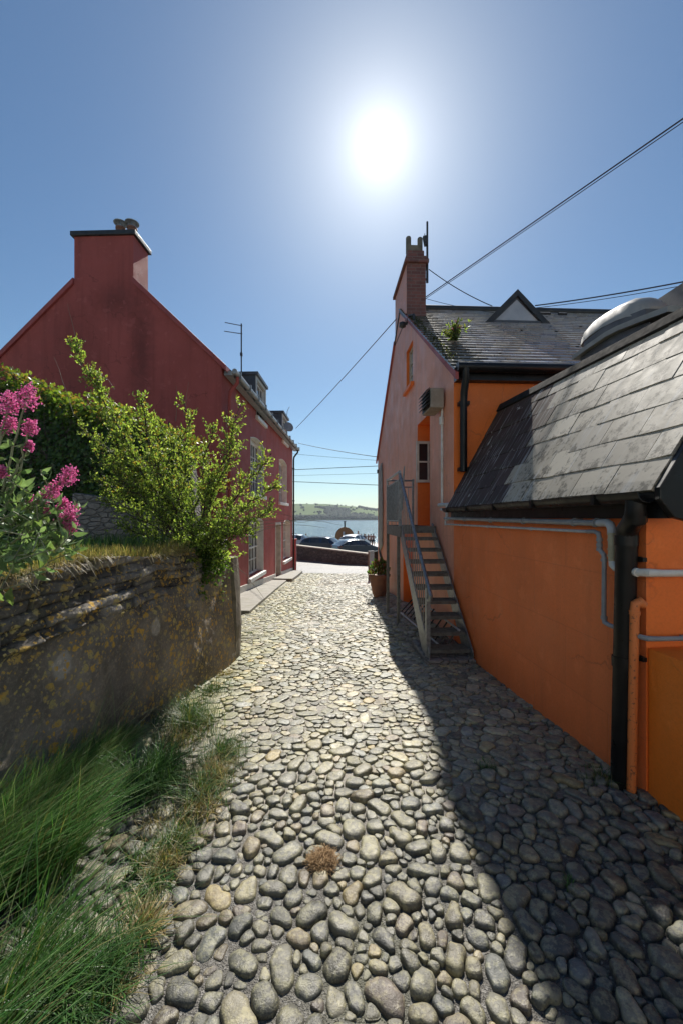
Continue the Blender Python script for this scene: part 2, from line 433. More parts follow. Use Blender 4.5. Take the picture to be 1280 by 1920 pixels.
def _hill():
    t = NT('far_fields')
    cell = t.n('TexVoronoi', 1, dict(feature='F1'), Vector=t.map((.0035,.006,0)), Scale=1.0)
    k = t.xyz(cell)[0]
    c = t.ramp(k, [(.0,(.085,.15,.035)),(.35,(.12,.17,.05)),(.6,(.26,.24,.10)),(.75,(.10,.165,.04)),(1,(.17,.19,.07))], 'CONSTANT')
    e = t.n('TexVoronoi', 0, dict(feature='DISTANCE_TO_EDGE'), Vector=t.map((.0035,.006,0)), Scale=1.0)
    c = t.mix(t.step(e, .05, .03), c, (.03,.05,.02))
    c = t.mix(t.math('MULTIPLY', t.noise(.02, 5), .4), c, (.06,.10,.03))
    return t.done(t.bsdf(c, .95, None, 0, .1))
M_hill = _hill()
M_wood = leafmat('far_wood', .1, .9)
M_bark = simple('bark', (.06,.048,.035), (.03,.025,.02), 30, .85, .6, 90)
M_leaf = leafmat('shrub_leaves', .60, .45, (2.0,2.1,1.05))
M_ivy = leafmat('ivy_leaves', .45, .42, (1.6,1.6,.7))
M_valleaf = leafmat('valerian_leaves', .42, .45, (1.1,1.2,.7))
M_petal = leafmat('pink_petals', .55, .6, (1.2,.9,1.1))
M_grass = leafmat('grass_blades', .35, .45, (1.15,1.25,.6))
M_terra = simple('terracotta', (.26,.11,.06), (.17,.08,.055), 7, .7, .3, 60)
def _brick():
    t = NT('chimney_brick'); o = t.xyz()
    cv = t.n('CombineXYZ', X=t.math('ADD', o[0], o[1]), Y=o[2], Z=0.0)
    nd = t.t.nodes.new('ShaderNodeTexBrick'); nd.offset = .5
    for k, v in dict(Scale=1.0, **{'Mortar Size':.007,'Mortar Smooth':.2,'Brick Width':.225,'Row Height':.075,'Bias':-.1}).items(): nd.inputs[k].default_value = v
    nd.inputs['Color1'].default_value = (.23,.088,.072,1); nd.inputs['Color2'].default_value = (.14,.058,.05,1); nd.inputs['Mortar'].default_value = (.19,.145,.13,1)
    t.t.links.new(cv, nd.inputs['Vector'])
    c = t.mix(t.math('MULTIPLY', t.step(t.noise(8, 6, .7), .5, .7), .5), nd.outputs[0], (.07,.05,.045))
    h = t.math('SUBTRACT', t.math('MULTIPLY', t.noise(60, 4), .5), nd.outputs[1])
    return t.done(t.bsdf(c, .8, t.bump(h, .6, .01)))
M_brick = _brick()
def _planks():
    t = NT('sauna_cedar'); o = t.xyz()
    w = t.math('FRACT', t.math('MULTIPLY', o[0], 8.0))
    c = t.mix(t.noise(1, 5, .6, vec=t.map((9,9,1.2))), (.40,.20,.075), (.24,.11,.04))
    c = t.mix(t.step(t.math('ABSOLUTE', t.math('SUBTRACT', w, .5)), .44, .47), c, (.07,.035,.015))
    return t.done(t.bsdf(c, .55))
M_cedar = _planks()
def _carpaint(name, c):
    t = NT(name)
    return t.done(t.bsdf(t.mix(t.noise(2, 3), c, tuple(x*.85 for x in c)), .32, None, .25, .5, Coat_Weight=.8, Coat_Roughness=.06))
M_carblue = _carpaint('dark_blue_paint', (.018,.035,.07)); M_carwhite = _carpaint('white_car_paint', (.55,.57,.6)); M_carsteel = _carpaint('steel_blue_paint', (.022,.045,.075)); M_carsilver = _carpaint('silver_paint', (.35,.38,.41))
M_tyre = simple('tyre_rubber', (.015,.015,.015), (.03,.03,.03), 30, .8)
M_rim = simple('alloy_rim', (.4,.41,.42), (.3,.31,.32), 20, .35, metal=.8)
M_chrome = simple('bright_trim', (.6,.61,.62), (.5,.51,.52), 20, .25, metal=.8)
M_lampred = simple('red_lamp_lens', (.25,.01,.01), (.15,.01,.01), 20, .2)
M_lampclear = simple('clear_lamp_lens', (.55,.56,.58), (.4,.41,.43), 20, .15)
M_skin = simple('skin', (.42,.23,.16), (.34,.17,.12), 6, .5, .05)
M_hair = simple('dark_hair', (.02,.014,.01), (.035,.025,.018), 40, .6)
M_shorts = simple('dark_cloth', (.02,.025,.04), (.03,.03,.035), 40, .85)
M_shorts2 = simple('blue_cloth', (.05,.09,.20), (.04,.07,.15), 40, .85)
M_shirt = simple('grey_cloth', (.18,.19,.20), (.13,.14,.15), 40, .85)
M_cable = simple('cable_sheath', (.015,.016,.018), (.03,.03,.03), 30, .5)
M_fibreglass = simple('dirty_grey_fibreglass', (.36,.355,.335), (.22,.217,.205), 4, .6, .2, 30)
M_acgrey = simple('beige_metal_casing', (.33,.29,.24), (.24,.20,.16), 7, .5, .1, 60)
M_straw = leafmat('dry_grass', .25, .7, (1.1,1.0,.7))
M_boardgrey = simple('peeling_grey_board', (.36,.38,.36), (.25,.26,.25), 5, .7, .2, 30)
M_darkred = simple('doorstep_tiles', (.22,.06,.045), (.12,.05,.045), 8, .6)
# ------------------------------------------------------------------ red house
red = thing('house', (-5.89, 9.9, -2.15), 'dark red rendered house with a gable chimney and white sash windows beside the lane', 'house')
def LG(o, z): return LF(9.8, o, z)
b = MB()
poly = [(0,-3.4),(-5.9,-3.4),(-5.9,3.74),(-3.71,5.88),(-2.21,5.88),(0,3.74)]
b.prism(poly, lambda o,z: LF(9.8,o,z), lambda o,z: LF(21.0,o,z))
wall = b.build('wall', M_red, red)
WIN = [(12.3,14.25,-1.86,-.10),(18.2,20.2,-1.97,-.20),(12.5,14.35,.80,2.55),(17.2,19.15,.72,2.55)]
HALF = [(13.25,14.5,3.42),(18.0,19.2,3.55)]
DOOR = (16.4,17.65,-2.52,-.16)
cut = []
def arch_cut(y0, y1, z0, z1, o0, o1, rise=.13):
    pts = [(y0,z0),(y1,z0)]+[(y1-(y1-y0)*k/8, z1+rise*(1-(2*k/8-1)**2)) for k in range(9)]
    m = MB(); m.prism(pts, lambda y,z: LF(y,o0,z), lambda y,z: LF(y,o1,z)); return m
for w in WIN: cut.append(arch_cut(*w, -.26, .2))
for y0,y1,z0 in HALF: c = MB(); c.fbox(LF,y0,y1,-.22,.2,z0,4.2); cut.append(c)
c = MB(); c.fbox(LF,DOOR[0],DOOR[1],-.32,.2,DOOR[2],DOOR[3]); cut.append(c)
boolean(wall, cut)
# raised gable copings, chimney
for sgn in (1, -1):
    m = MB()
    pts = [(0,3.74),(-2.21,5.88)] if sgn > 0 else [(-5.9,3.74),(-3.71,5.88)]
    (o0,z0),(o1,z1) = pts
    ex = .12*sgn
    m.prism([(o0+ex,z0-.13),(o1,z1-.05),(o1,z1+.10),(o0+ex,z0+.02)], lambda o,z: LF(9.74,o,z), lambda o,z: LF(10.08,o,z))
    m.build('gable_coping', M_redpale, red, bevel=.012)
b = MB(); b.fbox(LF, 9.803, 10.5, -3.71, -2.21, 5.6, 7.02)
ch = b.build('chimney', M_red, red)
b = MB(); b.fbox(LF, 9.74, 10.56, -3.78, -2.14, 7.02, 7.13); b.build('chimney_cap', M_dark, ch, bevel=.012)
for o in (-2.72, -2.42):
    c0 = LF(10.12, o, 7.13)
    b = MB(); b.lathe(c0, [(.115,0),(.105,.26),(.12,.265),(.12,.31)]); pot = b.build('chimney_pot', M_terra, ch, smooth=True)
    b = MB(); b.lathe(c0+Vector((0,0,.31)), [(.10,0),(.10,.03)]); 
    for k in range(4):
        a = k*math.pi/2+.4; q = c0+Vector((math.cos(a)*.1, math.sin(a)*.1, .31)); b.tube([q, q+Vector((0,0,.12))], .012, 6)
    b.lathe(c0+Vector((0,0,.42)), [(.165,0),(.17,.015),(.10,.05),(.02,.065)]); b.build('cowl', M_steel, pot, smooth=True)
# roof slabs
for sgn in (1, -1):
    m = MB()
    if sgn > 0: pr = [(.22,3.56),(-2.95,6.60),(-2.95,6.72),(.22,3.68)]
    else: pr = [(-6.12,3.56),(-2.95,6.60),(-2.95,6.72),(-6.12,3.68)]
    m.prism(pr, lambda o,z: LF(10.09,o,z), lambda o,z: LF(21.15,o,z)); rf = m.build('roof', M_dark, red)
# gutter, downpipes
b = MB(); b.tube([LF(9.9,.29,3.66), LF(21.2,.29,3.63)], .065, 12)
b.fbox(LF, 9.9, 21.15, .03, .22, 3.56, 3.66)
for k in range(12): b.fbox(LF, 10.2+k*.98, 10.24+k*.98, .22, .375, 3.56, 3.745)
b.build('gutter', M_zinc, red, smooth=True)
for y, zb in ((10.15, -2.0), (20.85, gzf(-2.5,20.8)+.12)):
    b = MB(); b.tube([LF(y,.29,3.60), LF(y,.29,3.45), LF(y+.02,.10,3.22), LF(y+.02,.075,3.05), LF(y+.02,.075,zb)], .042, 10)
    for z in (2.6, .9, -.8): b.fbox(LF, y-.04, y+.08, 0.0, .13, z, z+.04)
    b.build('downpipe', M_black if y > 15 else M_red, red, smooth=True)
b = MB()
pl = [(9.9,-3.0),(21.0,-3.3),(21.0,-2.62),(17.7,-2.30),(9.9,-1.86)]
for (a0,a1) in ((9.81,16.4),(17.65,21.02)):
    f = lambda y: -E0-SL*y+.30
    b.prism([(a0,f(a0)-1),(a1,f(a1)-1),(a1,f(a1)),(a0,f(a0))], lambda y,z: LF(y,.002,z), lambda y,z: LF(y,.035,z))
b.build('plinth', M_offwhite, red, bevel=.008)

def sash(parent, F, y0, y1, z0, z1, od, s, cols=3, rows=4, frame=None, fw=.07, sill=None, arch=0, glass=None, rev=None, meeting=True):
    """Frame at offset od (s = direction out of the wall)."""
    frame = frame or M_white
    b = MB(); t = .05*s
    b.fbox(F, y0, y0+fw, od, od+t, z0, z1+arch*.4); b.fbox(F, y1-fw, y1, od, od+t, z0, z1+arch*.4)
    b.fbox(F, y0+fw, y1-fw, od, od+t, z0, z0+fw); b.fbox(F, y0+fw, y1-fw, od, od+t, z1-fw, z1+arch)
    zm = (z0+z1)/2
    if meeting: b.fbox(F, y0+fw, y1-fw, od, od+t*1.2, zm-.025, zm+.025)
    for k in range(1, cols):
        y = y0+fw+(y1-y0-2*fw)*k/cols
        w = .045 if (cols > 4 and k in (1, cols-1)) else .013
        b.fbox(F, y-w, y+w, od+.004*s, od+t*.8, z0+fw, z1-fw)
    for k in range(1, rows):
        if meeting and k*2 == rows: continue
        z = z0+fw+(z1-z0-2*fw)*k/rows
        b.fbox(F, y0+fw, y1-fw, od+.006*s, od+t*.7, z-.012, z+.012)
    w = b.build('window', frame, parent)
    g = MB(); g.fbox(F, y0+.02, y1-.02, od-.03*s, od+.012*s, z0+.02, z1-.02+arch*.3); g.build('pane', glass or M_glass, w)
    if sill is not None:
        q = MB(); q.fbox(F, y0-.10, y1+.10, od+.0*s+t, sill*s, z0-.13, z0-.002); q.build('sill', M_white, w, bevel=.012)
    if rev is not None:
        for ra, rb in ((y1-.012,y1-.001),(y0+.001,y0+.012)):
            q = MB(); q.fbox(F, ra, rb, od+t, rev*s, z0, z1+arch*.2); q.build('reveal', M_white, w)
        if arch:
            pts = [(y0+.001,z1-.01),(y1-.001,z1-.01)]+[(y1-.002-(y1-y0-.004)*k/8, z1+.128*(1-(2*k/8-1)**2)) for k in range(9)]
            q = MB(); q.prism(pts, lambda y,z: F(y,od-.002,z), lambda y,z: F(y,od+t*.7,z)); q.build('arch_head', M_white, w)
            up = pts[2:]; lo = [(a,c-.012) for a,c in reversed(up)]
            q = MB(); q.prism([(a,c-.001) for a,c in up]+lo, lambda y,z: F(y,od+t,z), lambda y,z: F(y,rev*s,z)); q.build('reveal', M_white, w)
    return w
for i, w in enumerate(WIN):
    sash(red, LF, *w, -.25, 1, cols=5, rows=4, sill=.10, arch=.06, rev=.015, fw=.06)
for y0, y1, z0 in HALF:
    sash(red, LF, y0, y1, z0, 4.62, -.12, 1, cols=3, rows=4, sill=.09, fw=.06, rev=.0)
    b = MB(); b.fbox(LF, y0-.16, y1+.16, -1.5, .10, 4.73, 4.84); d = b.build('dormer', M_lead, red, bevel=.015)
    for a0, a1 in ((y0-.10, y0-.005), (y1+.005, y1+.10)):
        b = MB(); b.prism([(.0,3.70),(-1.35,4.70),(-1.35,5.0),(.0,4.72)], lambda o,z,a=a0: LF(a,o,z), lambda o,z,a=a1: LF(a,o,z)); b.build('cheek', M_lead, d)
    b = MB(); b.fbox(LF, y0-.10, y0-.004, .001, .03, 3.74, 4.72); b.fbox(LF, y1+.004, y1+.10, .001, .03, 3.74, 4.72); b.fbox(LF, y0-.004, y1+.004, -.06, .03, 4.625, 4.725); b.build('dormer_frame', M_offwhite, d)
# door
b = MB(); b.fbox(LF, DOOR[0]+.09, DOOR[1]-.09, -.30, -.25, DOOR[2]+.05, -.75)
for zz in (-2.2,-1.4):
    for yy in (16.56, 17.08): b.fbox(LF, yy, yy+.42, -.252, -.235, zz, zz+.6)
dr = b.build('door', M_dark, red)
b = MB(); b.lathe(LF(17.4,-.24,-1.45), [(.03,0),(.035,.03),(.02,.05)], 10, axis=(1,0,0)); b.build('handle', M_chrome, dr)
b = MB(); b.fbox(LF, DOOR[0]+.001, DOOR[0]+.09, -.31, .02, DOOR[2], DOOR[3]); b.fbox(LF, DOOR[1]-.09, DOOR[1]-.001, -.31, .02, DOOR[2], DOOR[3]); b.fbox(LF, DOOR[0]+.09, DOOR[1]-.09, -.31, .02, -.26, -.161); b.fbox(LF, DOOR[0]+.09, DOOR[1]-.09, -.30, -.22, -.76, -.70)
b.build('door_frame', M_offwhite, red)
b = MB(); b.fbox(LF, DOOR[0]+.09, DOOR[1]-.09, -.29, -.27, -.695, -.265); b.build('fanlight', M_glass, red)
b = MB(); b.fbox(LF, DOOR[0]-.1, DOOR[1]+.1, -.2, .28, -2.68, -2.525); b.build('doorstep', M_slab, red, bevel=.015)

# aerials on the roofs
def yagi(b, a, c, n, L, up=(0,0,1)):
    a, c = Vector(a), Vector(c); b.tube([a, c], .012, 6)
    d = (c-a).normalized(); x = d.cross(Vector(up)).normalized(); z = Vector((0,0,1))
    for k in range(n):
        q = a.lerp(c, (k+.3)/n); b.tube([q-z*L*.35-x*L, q+z*L*.35+x*L], .006, 5)
base = LF(13.0, -.9, 4.55); top = Vector((P(453,607,13).x, 13.0, P(453,607,13).z))
ar = thing('tv_aerial', base, 'thin mast with two short aerial booms above the first dormer of the red house', 'aerial')
b = MB(); b.tube([Vector((top.x, 13, base.z)), top], .022, 8); b.box8([Vector((top.x+sx*.035, 13+sy*.035, top.z-1.0+sz*.05)) for sx,sy,sz in ((-1,-1,-1),(1,-1,-1),(1,1,-1),(-1,1,-1),(-1,-1,1),(1,-1,1),(1,1,1),(-1,1,1))]); b.build('mast', M_dark, ar)
b = MB(); yagi(b, P(455,611,13), P(422,604.5,12.9), 9, .05); b.build('boom', M_dark, ar)
b = MB(); yagi(b, P(455,626,13), P(421,621,12.9), 8, .11); b.build('boom', M_dark, ar)
b = MB(); b.tube([P(536,800,18.9), P(539,770,18.9)], .014, 6); b.tube([P(539,770,18.9), P(543,763,18.9)], .012, 6); b.tube([P(536,800,18.9), LF(18.9,-.4,3.9)], .014, 6)
b.lathe(P(540,802,18.8), [(.02,0),(.18,.04),(.24,.10)], 14, axis=(.4,-.7,.2))
o = b.build('satellite_dish', M_zinc, None); tag(o, 'small grey dish beside the second dormer at the red house eave', 'satellite dish')

# ------------------------------------------------------------------ orange gable house
org = thing('house', (1.45, 9.7, -2.1), 'pinkish orange gable house with brick chimney above the metal staircase', 'house')
b = MB()
poly = [(5.73,-3.0),(13.7,-3.0),(13.7,2.15),(9.72,5.08),(5.73,2.15)]
b.prism(poly, lambda y,z: RF(y,0,z), lambda y,z: RF(y,.5,z))
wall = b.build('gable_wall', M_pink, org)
cut = []
for y0,y1,z0,z1 in ((8.35,9.0,2.85,3.75),): c = MB(); c.fbox(RF,y0,y1,-.2,.13,z0,z1); cut.append(c)
c = MB(); c.fbox(RF,7.02,7.94,-.2,.47,-.135,1.86); cut.append(c)
c = MB(); c.fbox(RF,8.35,9.35,-.2,.40,-2.2,-.30); cut.append(c)
boolean(wall, cut)
wall.data.materials.append(M_orange2)
# the recess faces keep the plain orange, without the painted glare
for p in wall.data.polygons:
    q = p.center+Vector(wloc(org)); off = q.x-(1.87-.0455*q.y)
    if p.normal.y < -.9 and q.y < 6.0: p.material_index = 1
    if .01 < off < .49 and 6.0 < q.y < 13.0 and abs(p.normal.z) < 2 and not (q.z > 3.9 or q.z < -2.5): p.material_index = 1
b = MB(); b.fbox(lambda y,o,z: RF(5.73+y, o, z), .0, .35, .501, 7.0, -3.0, 2.12); b.build('wall', M_orange2, org)
b = MB(); b.fbox(RF, 13.4, 13.69, .501, 7.0, -3.0, 2.12); b.build('wall', M_orange2, org)
# roof: deck, then slates in courses
def RS(s, o, h):     # s up the near slope from the eave, o along the ridge, h off the surface
    u = Vector((0, 4.12, 3.01)).normalized(); nrm = Vector((0, -3.01, 4.12)).normalized()
    q = Vector((0, 5.60, 2.09))+u*s+nrm*h
    return RF(q.y, o, q.z)
SLEN = math.hypot(4.12, 3.01)
b = MB(); b.prism([(5.62,2.02),(9.72,5.02),(13.85,2.02),(13.85,2.09),(9.72,5.10),(5.58,2.09)], lambda y,z: RF(y,-.03,z), lambda y,z: RF(y,7.2,z))
roof = b.build('roof', M_dark, org)
V=[]; F=[]; Cc=[]
nc = 28
for r in range(nc):
    s0 = r*SLEN/nc-.02; s1 = s0+SLEN/nc+.05; o = -.05-(.14 if r%2 else 0)
    while o < 7.1:
        w = .27+random.uniform(-.02,.02); o2 = o+w
        if o2 > -.02:
            a = max(o,-.05); j = random.uniform(-.003,.003); th = .024+random.uniform(0,.003); lift = random.uniform(0,.0015)
            cc = random.choice([(.26,.28,.32),(.31,.325,.35),(.22,.24,.285),(.31,.305,.285),(.27,.265,.255)])
            if o < .42: cc = tuple(x*.55 for x in (.09,.10,.09))
            cc = np.array(cc)*random.uniform(.85,1.15); k = len(V)
            e = .004
            V += [RS(s0+j,a+e,.004),RS(s0+j,o2-e,.004),RS(s1,o2-e,.0),RS(s1,a+e,.0),RS(s0+j,a+e,.012+th+lift),RS(s0+j,o2-e,.012+th+lift),RS(s1,o2-e,.008),RS(s1,a+e,.008)]
            F += [(k+4,k+5,k+6,k+7),(k,k+1,k+5,k+4),(k+1,k+2,k+6,k+5),(k+3,k,k+4,k+7)]; Cc += [cc]*8
        o = o2
V = np.array([tuple(v) for v in V])-np.array(tuple(wloc(roof)))
o = np_mesh('slates', V, np.array(F), M_slateB, None, np.array(Cc)); o.parent = roof
b = MB(); b.tube([RF(9.72,.2,5.13), RF(9.72,7.2,5.13)], .09, 10); b.build('ridge_tiles', M_dark, roof, smooth=True)
b = MB()
for (ya,za,yb,zb) in ((5.52,2.06,9.0,4.62),(13.9,2.04,10.4,4.62)):
    b.prism([(ya,za-.13),(yb,zb-.1),(yb,zb),(ya,za-.02)], lambda y,z: RF(y,-.045,z), lambda y,z: RF(y,-.001,z))
b.build('verge_board', M_redpale, org)
# gutter and downpipe on the near side
b = MB(); b.tube([RF(5.52,-.02,2.10), RF(5.52,5.0,2.09)], .07, 10); b.fbox(RF,5.60,5.72,.0,5.0,1.95,2.06); b.build('gutter', M_black, org, smooth=True)
gp = [P(872,690,5.5),P(872,712,5.52),P(869,735,5.6),P(868,760,5.62),P(868,884,5.62)]
b = MB(); b.tube(gp, .05, 12)
for py in (757,880): q = P(868,py,5.66); b.cbox(q, (.075,0,0), (0,.05,0), (0,0,.025))
b.build('downpipe', M_black, org, smooth=True)
# chimney
b = MB(); b.fbox(RF, 8.92, 10.38, -.004, .42, 4.5, 5.72)
ch = b.build('chimney', M_brick, org)
b = MB(); b.fbox(RF, 8.86, 10.44, -.06, .48, 5.72, 5.80); b.fbox(RF, 8.89, 10.41, -.03, .45, 5.80, 5.88); b.fbox(RF, 8.99, 10.31, .02, .40, 5.88, 6.06); b.build('chimney_crown', M_brick, ch, bevel=.008)
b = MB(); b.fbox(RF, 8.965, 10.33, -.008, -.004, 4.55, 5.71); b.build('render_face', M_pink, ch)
for y, o in ((9.12,.07),(9.14,.34)):
    c0 = RF(y, o, 6.06); b = MB(); b.lathe(c0-Vector((0,0,.0)), [(.06,0),(.06,.36),(.05,.38),(.045,.36)], 14); b.build('chimney_pot', M_pier, ch, smooth=True)
b = MB(); b.fbox(RF, 9.05, 9.2, .07, .34, 6.061, 6.22); b.build('pot_flaunching', M_pier, ch)
# apex ironwork
b = MB(); q = RF(8.75,-.06,4.25); b.lathe(q+Vector((-.08,0,0)), [(.05,-.07),(.075,0),(.05,.07)], 12, axis=(1,0,0)); b.tube([q, q+Vector((.05,-.1,.15)), q+Vector((.12,-.25,.10)), q+Vector((.12,-.3,-.2)), q+Vector((.10,-.25,-.35))], .025, 8); b.build('wall_lamp', M_dark, org, smooth=True)
# upper window, half-glazed leaf of the stair door, side doorway
sash(org, RF, 8.36, 8.99, 2.86, 3.74, .115, -1, cols=2, rows=3, frame=M_cream, fw=.05, glass=M_paleglass, meeting=False)
b = MB(); b.fbox(RF, 8.25, 9.1, -.07, .1, 2.78, 2.848); b.build('sill', M_orange2, org, bevel=.008)
def XF(y, o, z): return RF(y, o, z)
b = MB()
z0, z1, oa, ob = .71, 1.52, -.045, .43; ya, yb = 7.83, 7.88
for (p,q,r,s) in ((oa,oa+.05,z0,z1),(ob-.05,ob,z0,z1),(oa+.05,ob-.05,z0,z0+.05),(oa+.05,ob-.05,z1-.05,z1),((oa+ob)/2-.017,(oa+ob)/2+.017,z0+.05,z1-.05),(oa+.05,ob-.05,(z0+z1)/2-.015,(z0+z1)/2+.015)):
    b.fbox(RF, ya, yb, p, q, r, s)
w = b.build('window', M_offwhite, org)
b = MB(); b.fbox(RF, ya+.02, ya+.03, oa+.03, ob-.03, z0+.03, z1-.03); b.build('pane', M_glass, w)
b = MB(); b.fbox(RF, 7.05, 7.93, .40, .445, -.13, 1.84); b.build('door', M_orange2, org)
b = MB(); b.fbox(RF, 8.36, 9.34, .34, .39, -2.19, -.31); b.build('door', M_orange2, org)
b = MB(); b.fbox(RF, 8.2, 9.5, -.40, -.002, -2.35, -2.0); b.build('doorstep', M_darkred, org, bevel=.015)
b = MB(); b.fbox(RF, 13.2, 13.3, -.09, -.002, 1.50, 1.62); b.build('vent_outlet', M_dark, org)
# triangular dormer
d0 = 2.25
ap = [(d0-.66,4.22),(d0+.70,4.22),(d0+.02,4.90)]
def DF(y):
    return lambda o, z: RF(y, o, z)
b = MB(); b.prism([(d0-.56,4.16),(d0+.60,4.16),(d0+.02,4.76)], DF(8.46), DF(9.4)); dm = b.build('dormer', M_lead, roof)
b = MB()
for (p,q) in (((d0-.70,4.17),(d0+.02,4.90)),((d0+.74,4.17),(d0+.02,4.90))):
    dx = .11 if p[0] < q[0] else -.11
    b.prism([p,(p[0]+dx*1.5,p[1]),(q[0],q[1]-.14),q], DF(8.40), DF(9.5))
b.build('dormer_roof', M_dark, dm)
b = MB(); b.prism([(d0-.45,4.25),(d0+.49,4.25),(d0+.02,4.70)], DF(8.452), DF(8.458)); b.build('pane', M_paleglass, dm)
b = MB(); b.fbox(RF, 8.42, 8.47, d0-.60, d0+.64, 4.13, 4.24); b.build('dormer_sill', M_lead, dm)
# slates missing, vents near the ridge
b = MB(); b.fbox(lambda y,o,z: RS(y,o,z), SLEN-.42, SLEN-.34, 3.3, 3.55, .02, .07); b.build('ridge_vent', M_dark, roof); b = MB(); b.fbox(lambda y,o,z: RS(y,o,z), SLEN-.42, SLEN-.34, 3.75, 3.95, .02, .07); b.build('ridge_vent', M_dark, roof)

# aerial mast on the chimney
am = thing('radio_mast', RF(9.0,.55,5.3), 'dark pole aerial bracketed to the brick chimney of the orange house', 'aerial')
b = MB(); b.tube([P(800,530,9.0), P(800,416,9.0)], [.028,.022], 8); b.build('pole', M_dark, am)
b = MB(); b.bar(P(800,505,9.0), P(791,507,9.0), .03, .03); b.build('bracket', M_dark, am); b = MB(); b.bar(P(800,524,9.0), P(791,524,9.0), .03, .03); b.build('bracket', M_dark, am)
b = MB(); q = P(797,452,9.0); b.cbox(q+Vector((-.01,0,0)), (.035,.005,.01), (0,.04,0), (-.02,0,.10)); b.tube([q+Vector((-.02,0,.09)), q+Vector((-.02,0,.17))], .008, 5); b.tube([q+Vector((-.06,0,.09)), q+Vector((.03,0,.11))], .012, 5); b.tube([q, P(800,452,9)], .03, 8); b.build('sensor_head', M_dark, am)

# air conditioner and its pipe
ac = thing('ventilation_unit', RF(6.3,0,1.7), 'small beige box with louvred side fixed high on the pinkish orange gable', 'vent unit')
b = MB(); b.fbox(RF, 6.10, 6.62, -.235, -.03, 1.70, 2.00); b.fbox(RF, 6.2, 6.5, -.03, .0, 1.75, 1.95); b.build('casing', M_acgrey, ac, bevel=.008)
b = MB()
for k in range(5):
    z = 1.74+k*.055; b.prism([(-.235,z+.05),(-.30,z+.0),(-.30,z+.012),(-.235,z+.062)], lambda o,zz: RF(6.14,o,zz), lambda o,zz: RF(6.60,o,zz))
b.fbox(RF, 6.13,6.61,-.24,-.236,1.72,2.0)
b.build('louvre', M_dark, ac)
b = MB(); q = P(828,770,6.2); b.tube([q, P(828,945,6.2)], .02, 10); b.tube([P(827,782,6.2), P(827,796,6.2)], .036, 10); b.tube([q+Vector((0,0,.05)), q], .012, 8)
b.build('waste_tube', M_whitepipe, ac, smooth=True)
# ------------------------------------------------------------------ low orange annex with the steep slate roof
ann = thing('annex', (2.6, 4.0, -1.75), 'low orange annex with steep grey slate roof and black gutter on the lane', 'building')
b = MB()
poly = [(0,-2.3),(0,.10),(.06,.22),(.69,1.54),(1.28,1.78),(4.2,1.78),(4.2,-2.3)]
RW_ = lambda y,o,z: RF(y, o, z-(.053*(5.7-y)*min(1.5, max(0, (o+.09)/.78)) if z > .15 else 0))
b.prism([(o,z) for o,z in poly], lambda o,z: RW_(2.31,o,z), lambda o,z: RW_(5.728,o,z))
wl = b.build('wall', [M_orange, M_orange2], ann)
for p in wl.data.polygons:
    if p.normal.y < -.9: p.material_index = 1
# roof: A-slope. s up the slope from the eave, y along the lane
e0 = Vector((-.09, .155)); e1 = Vector((.69, 1.60)); RAKE = .053
def RA(y, o, z): return RF(y, o, z-RAKE*(5.7-y)*min(1.5, max(0, (o+.09)/.78)))
L = (e1-e0).length; ue = (e1-e0)/L; ne = Vector((-ue.y, ue.x))
def AS(y, s, h):
    q = e0+ue*s+ne*h; return RA(y, q.x, q.y)
b = MB(); b.prism([(-.09,.13),(.69,1.575),(1.3,1.86),(1.3,1.80),(.70,1.53),(-.05,.10)], lambda o,z: RA(2.16,o,z), lambda o,z: RA(5.726,o,z))
roof = b.build('roof', M_dark, ann)
V=[]; F=[]; Cc=[]; Ed=[]
nc = 7; ch_ = L/nc
for r in range(nc):
    y = 2.14-(.18 if r%2 else 0)
    while y < 5.72:
        w = .36; a, c = max(y,2.14), min(y+w,5.715)
        if c-a > .03:
            e = .0025; k = len(V); th = .0055; j = random.uniform(-.003,.004); rt_ = random.uniform(-.003,.003); tl_ = random.uniform(-.003,.003)
            s0, s1 = r*ch_-.012, (r+1)*ch_+.02
            cc = np.array(random.choice([(.43,.385,.31),(.48,.435,.355),(.37,.333,.27),(.42,.38,.315)]))*random.uniform(.9,1.12)
            yy = (a+c)/2
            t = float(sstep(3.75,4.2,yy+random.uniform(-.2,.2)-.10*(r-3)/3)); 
            cc = cc*(1-t)+np.array((.062,.038,.034))*t*random.uniform(.8,1.1)  # far slates painted dark maroon where the gable casts its shadow
            n = 4
            for iy in range(n+1):
                for is_ in range(n+1):
                    u = iy/n; v = is_/n
                    V.append(AS(a+e+(c-a-2*e)*u, s0+(s1-s0)*v+rt_*(u-.5)+(.004*math.sin(u*23+k)*(is_==0)), .012+th*(1-v)+th*.9+j+tl_*(u-.5))); Cc.append(cc); Ed.append((max(0,1-v*2.2), max(0,1-min(u,1-u)*7, 1-v*6), 0))
            for iy in range(n):
                for is_ in range(n):
                    q = k+iy*(n+1)+is_; F.append((q,q+n+1,q+n+2,q+1))
            m = len(V)
            for (yy2,ss) in ((a+e,s0),(c-e,s0),(c-e,s1),(a+e,s1)): V.append(AS(yy2,ss,.0)); Cc.append(cc*.5); Ed.append((1,0,0))
            F += [(m,m+1,k+n*(n+1),k),(m+1,m+2,k+n*(n+1)+n,k+n*(n+1)),(m+3,m,k,k+n)]
        y += w
off = np.array(tuple(wloc(roof)))
V = np.array([tuple(v) for v in V])-off
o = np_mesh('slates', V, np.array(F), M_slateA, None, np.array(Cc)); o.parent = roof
a = o.data.color_attributes.new('edge','FLOAT_COLOR','POINT'); d = np.ones((len(V),4),np.float32); d[:,:3] = Ed; a.data.foreach_set('color', d.ravel())
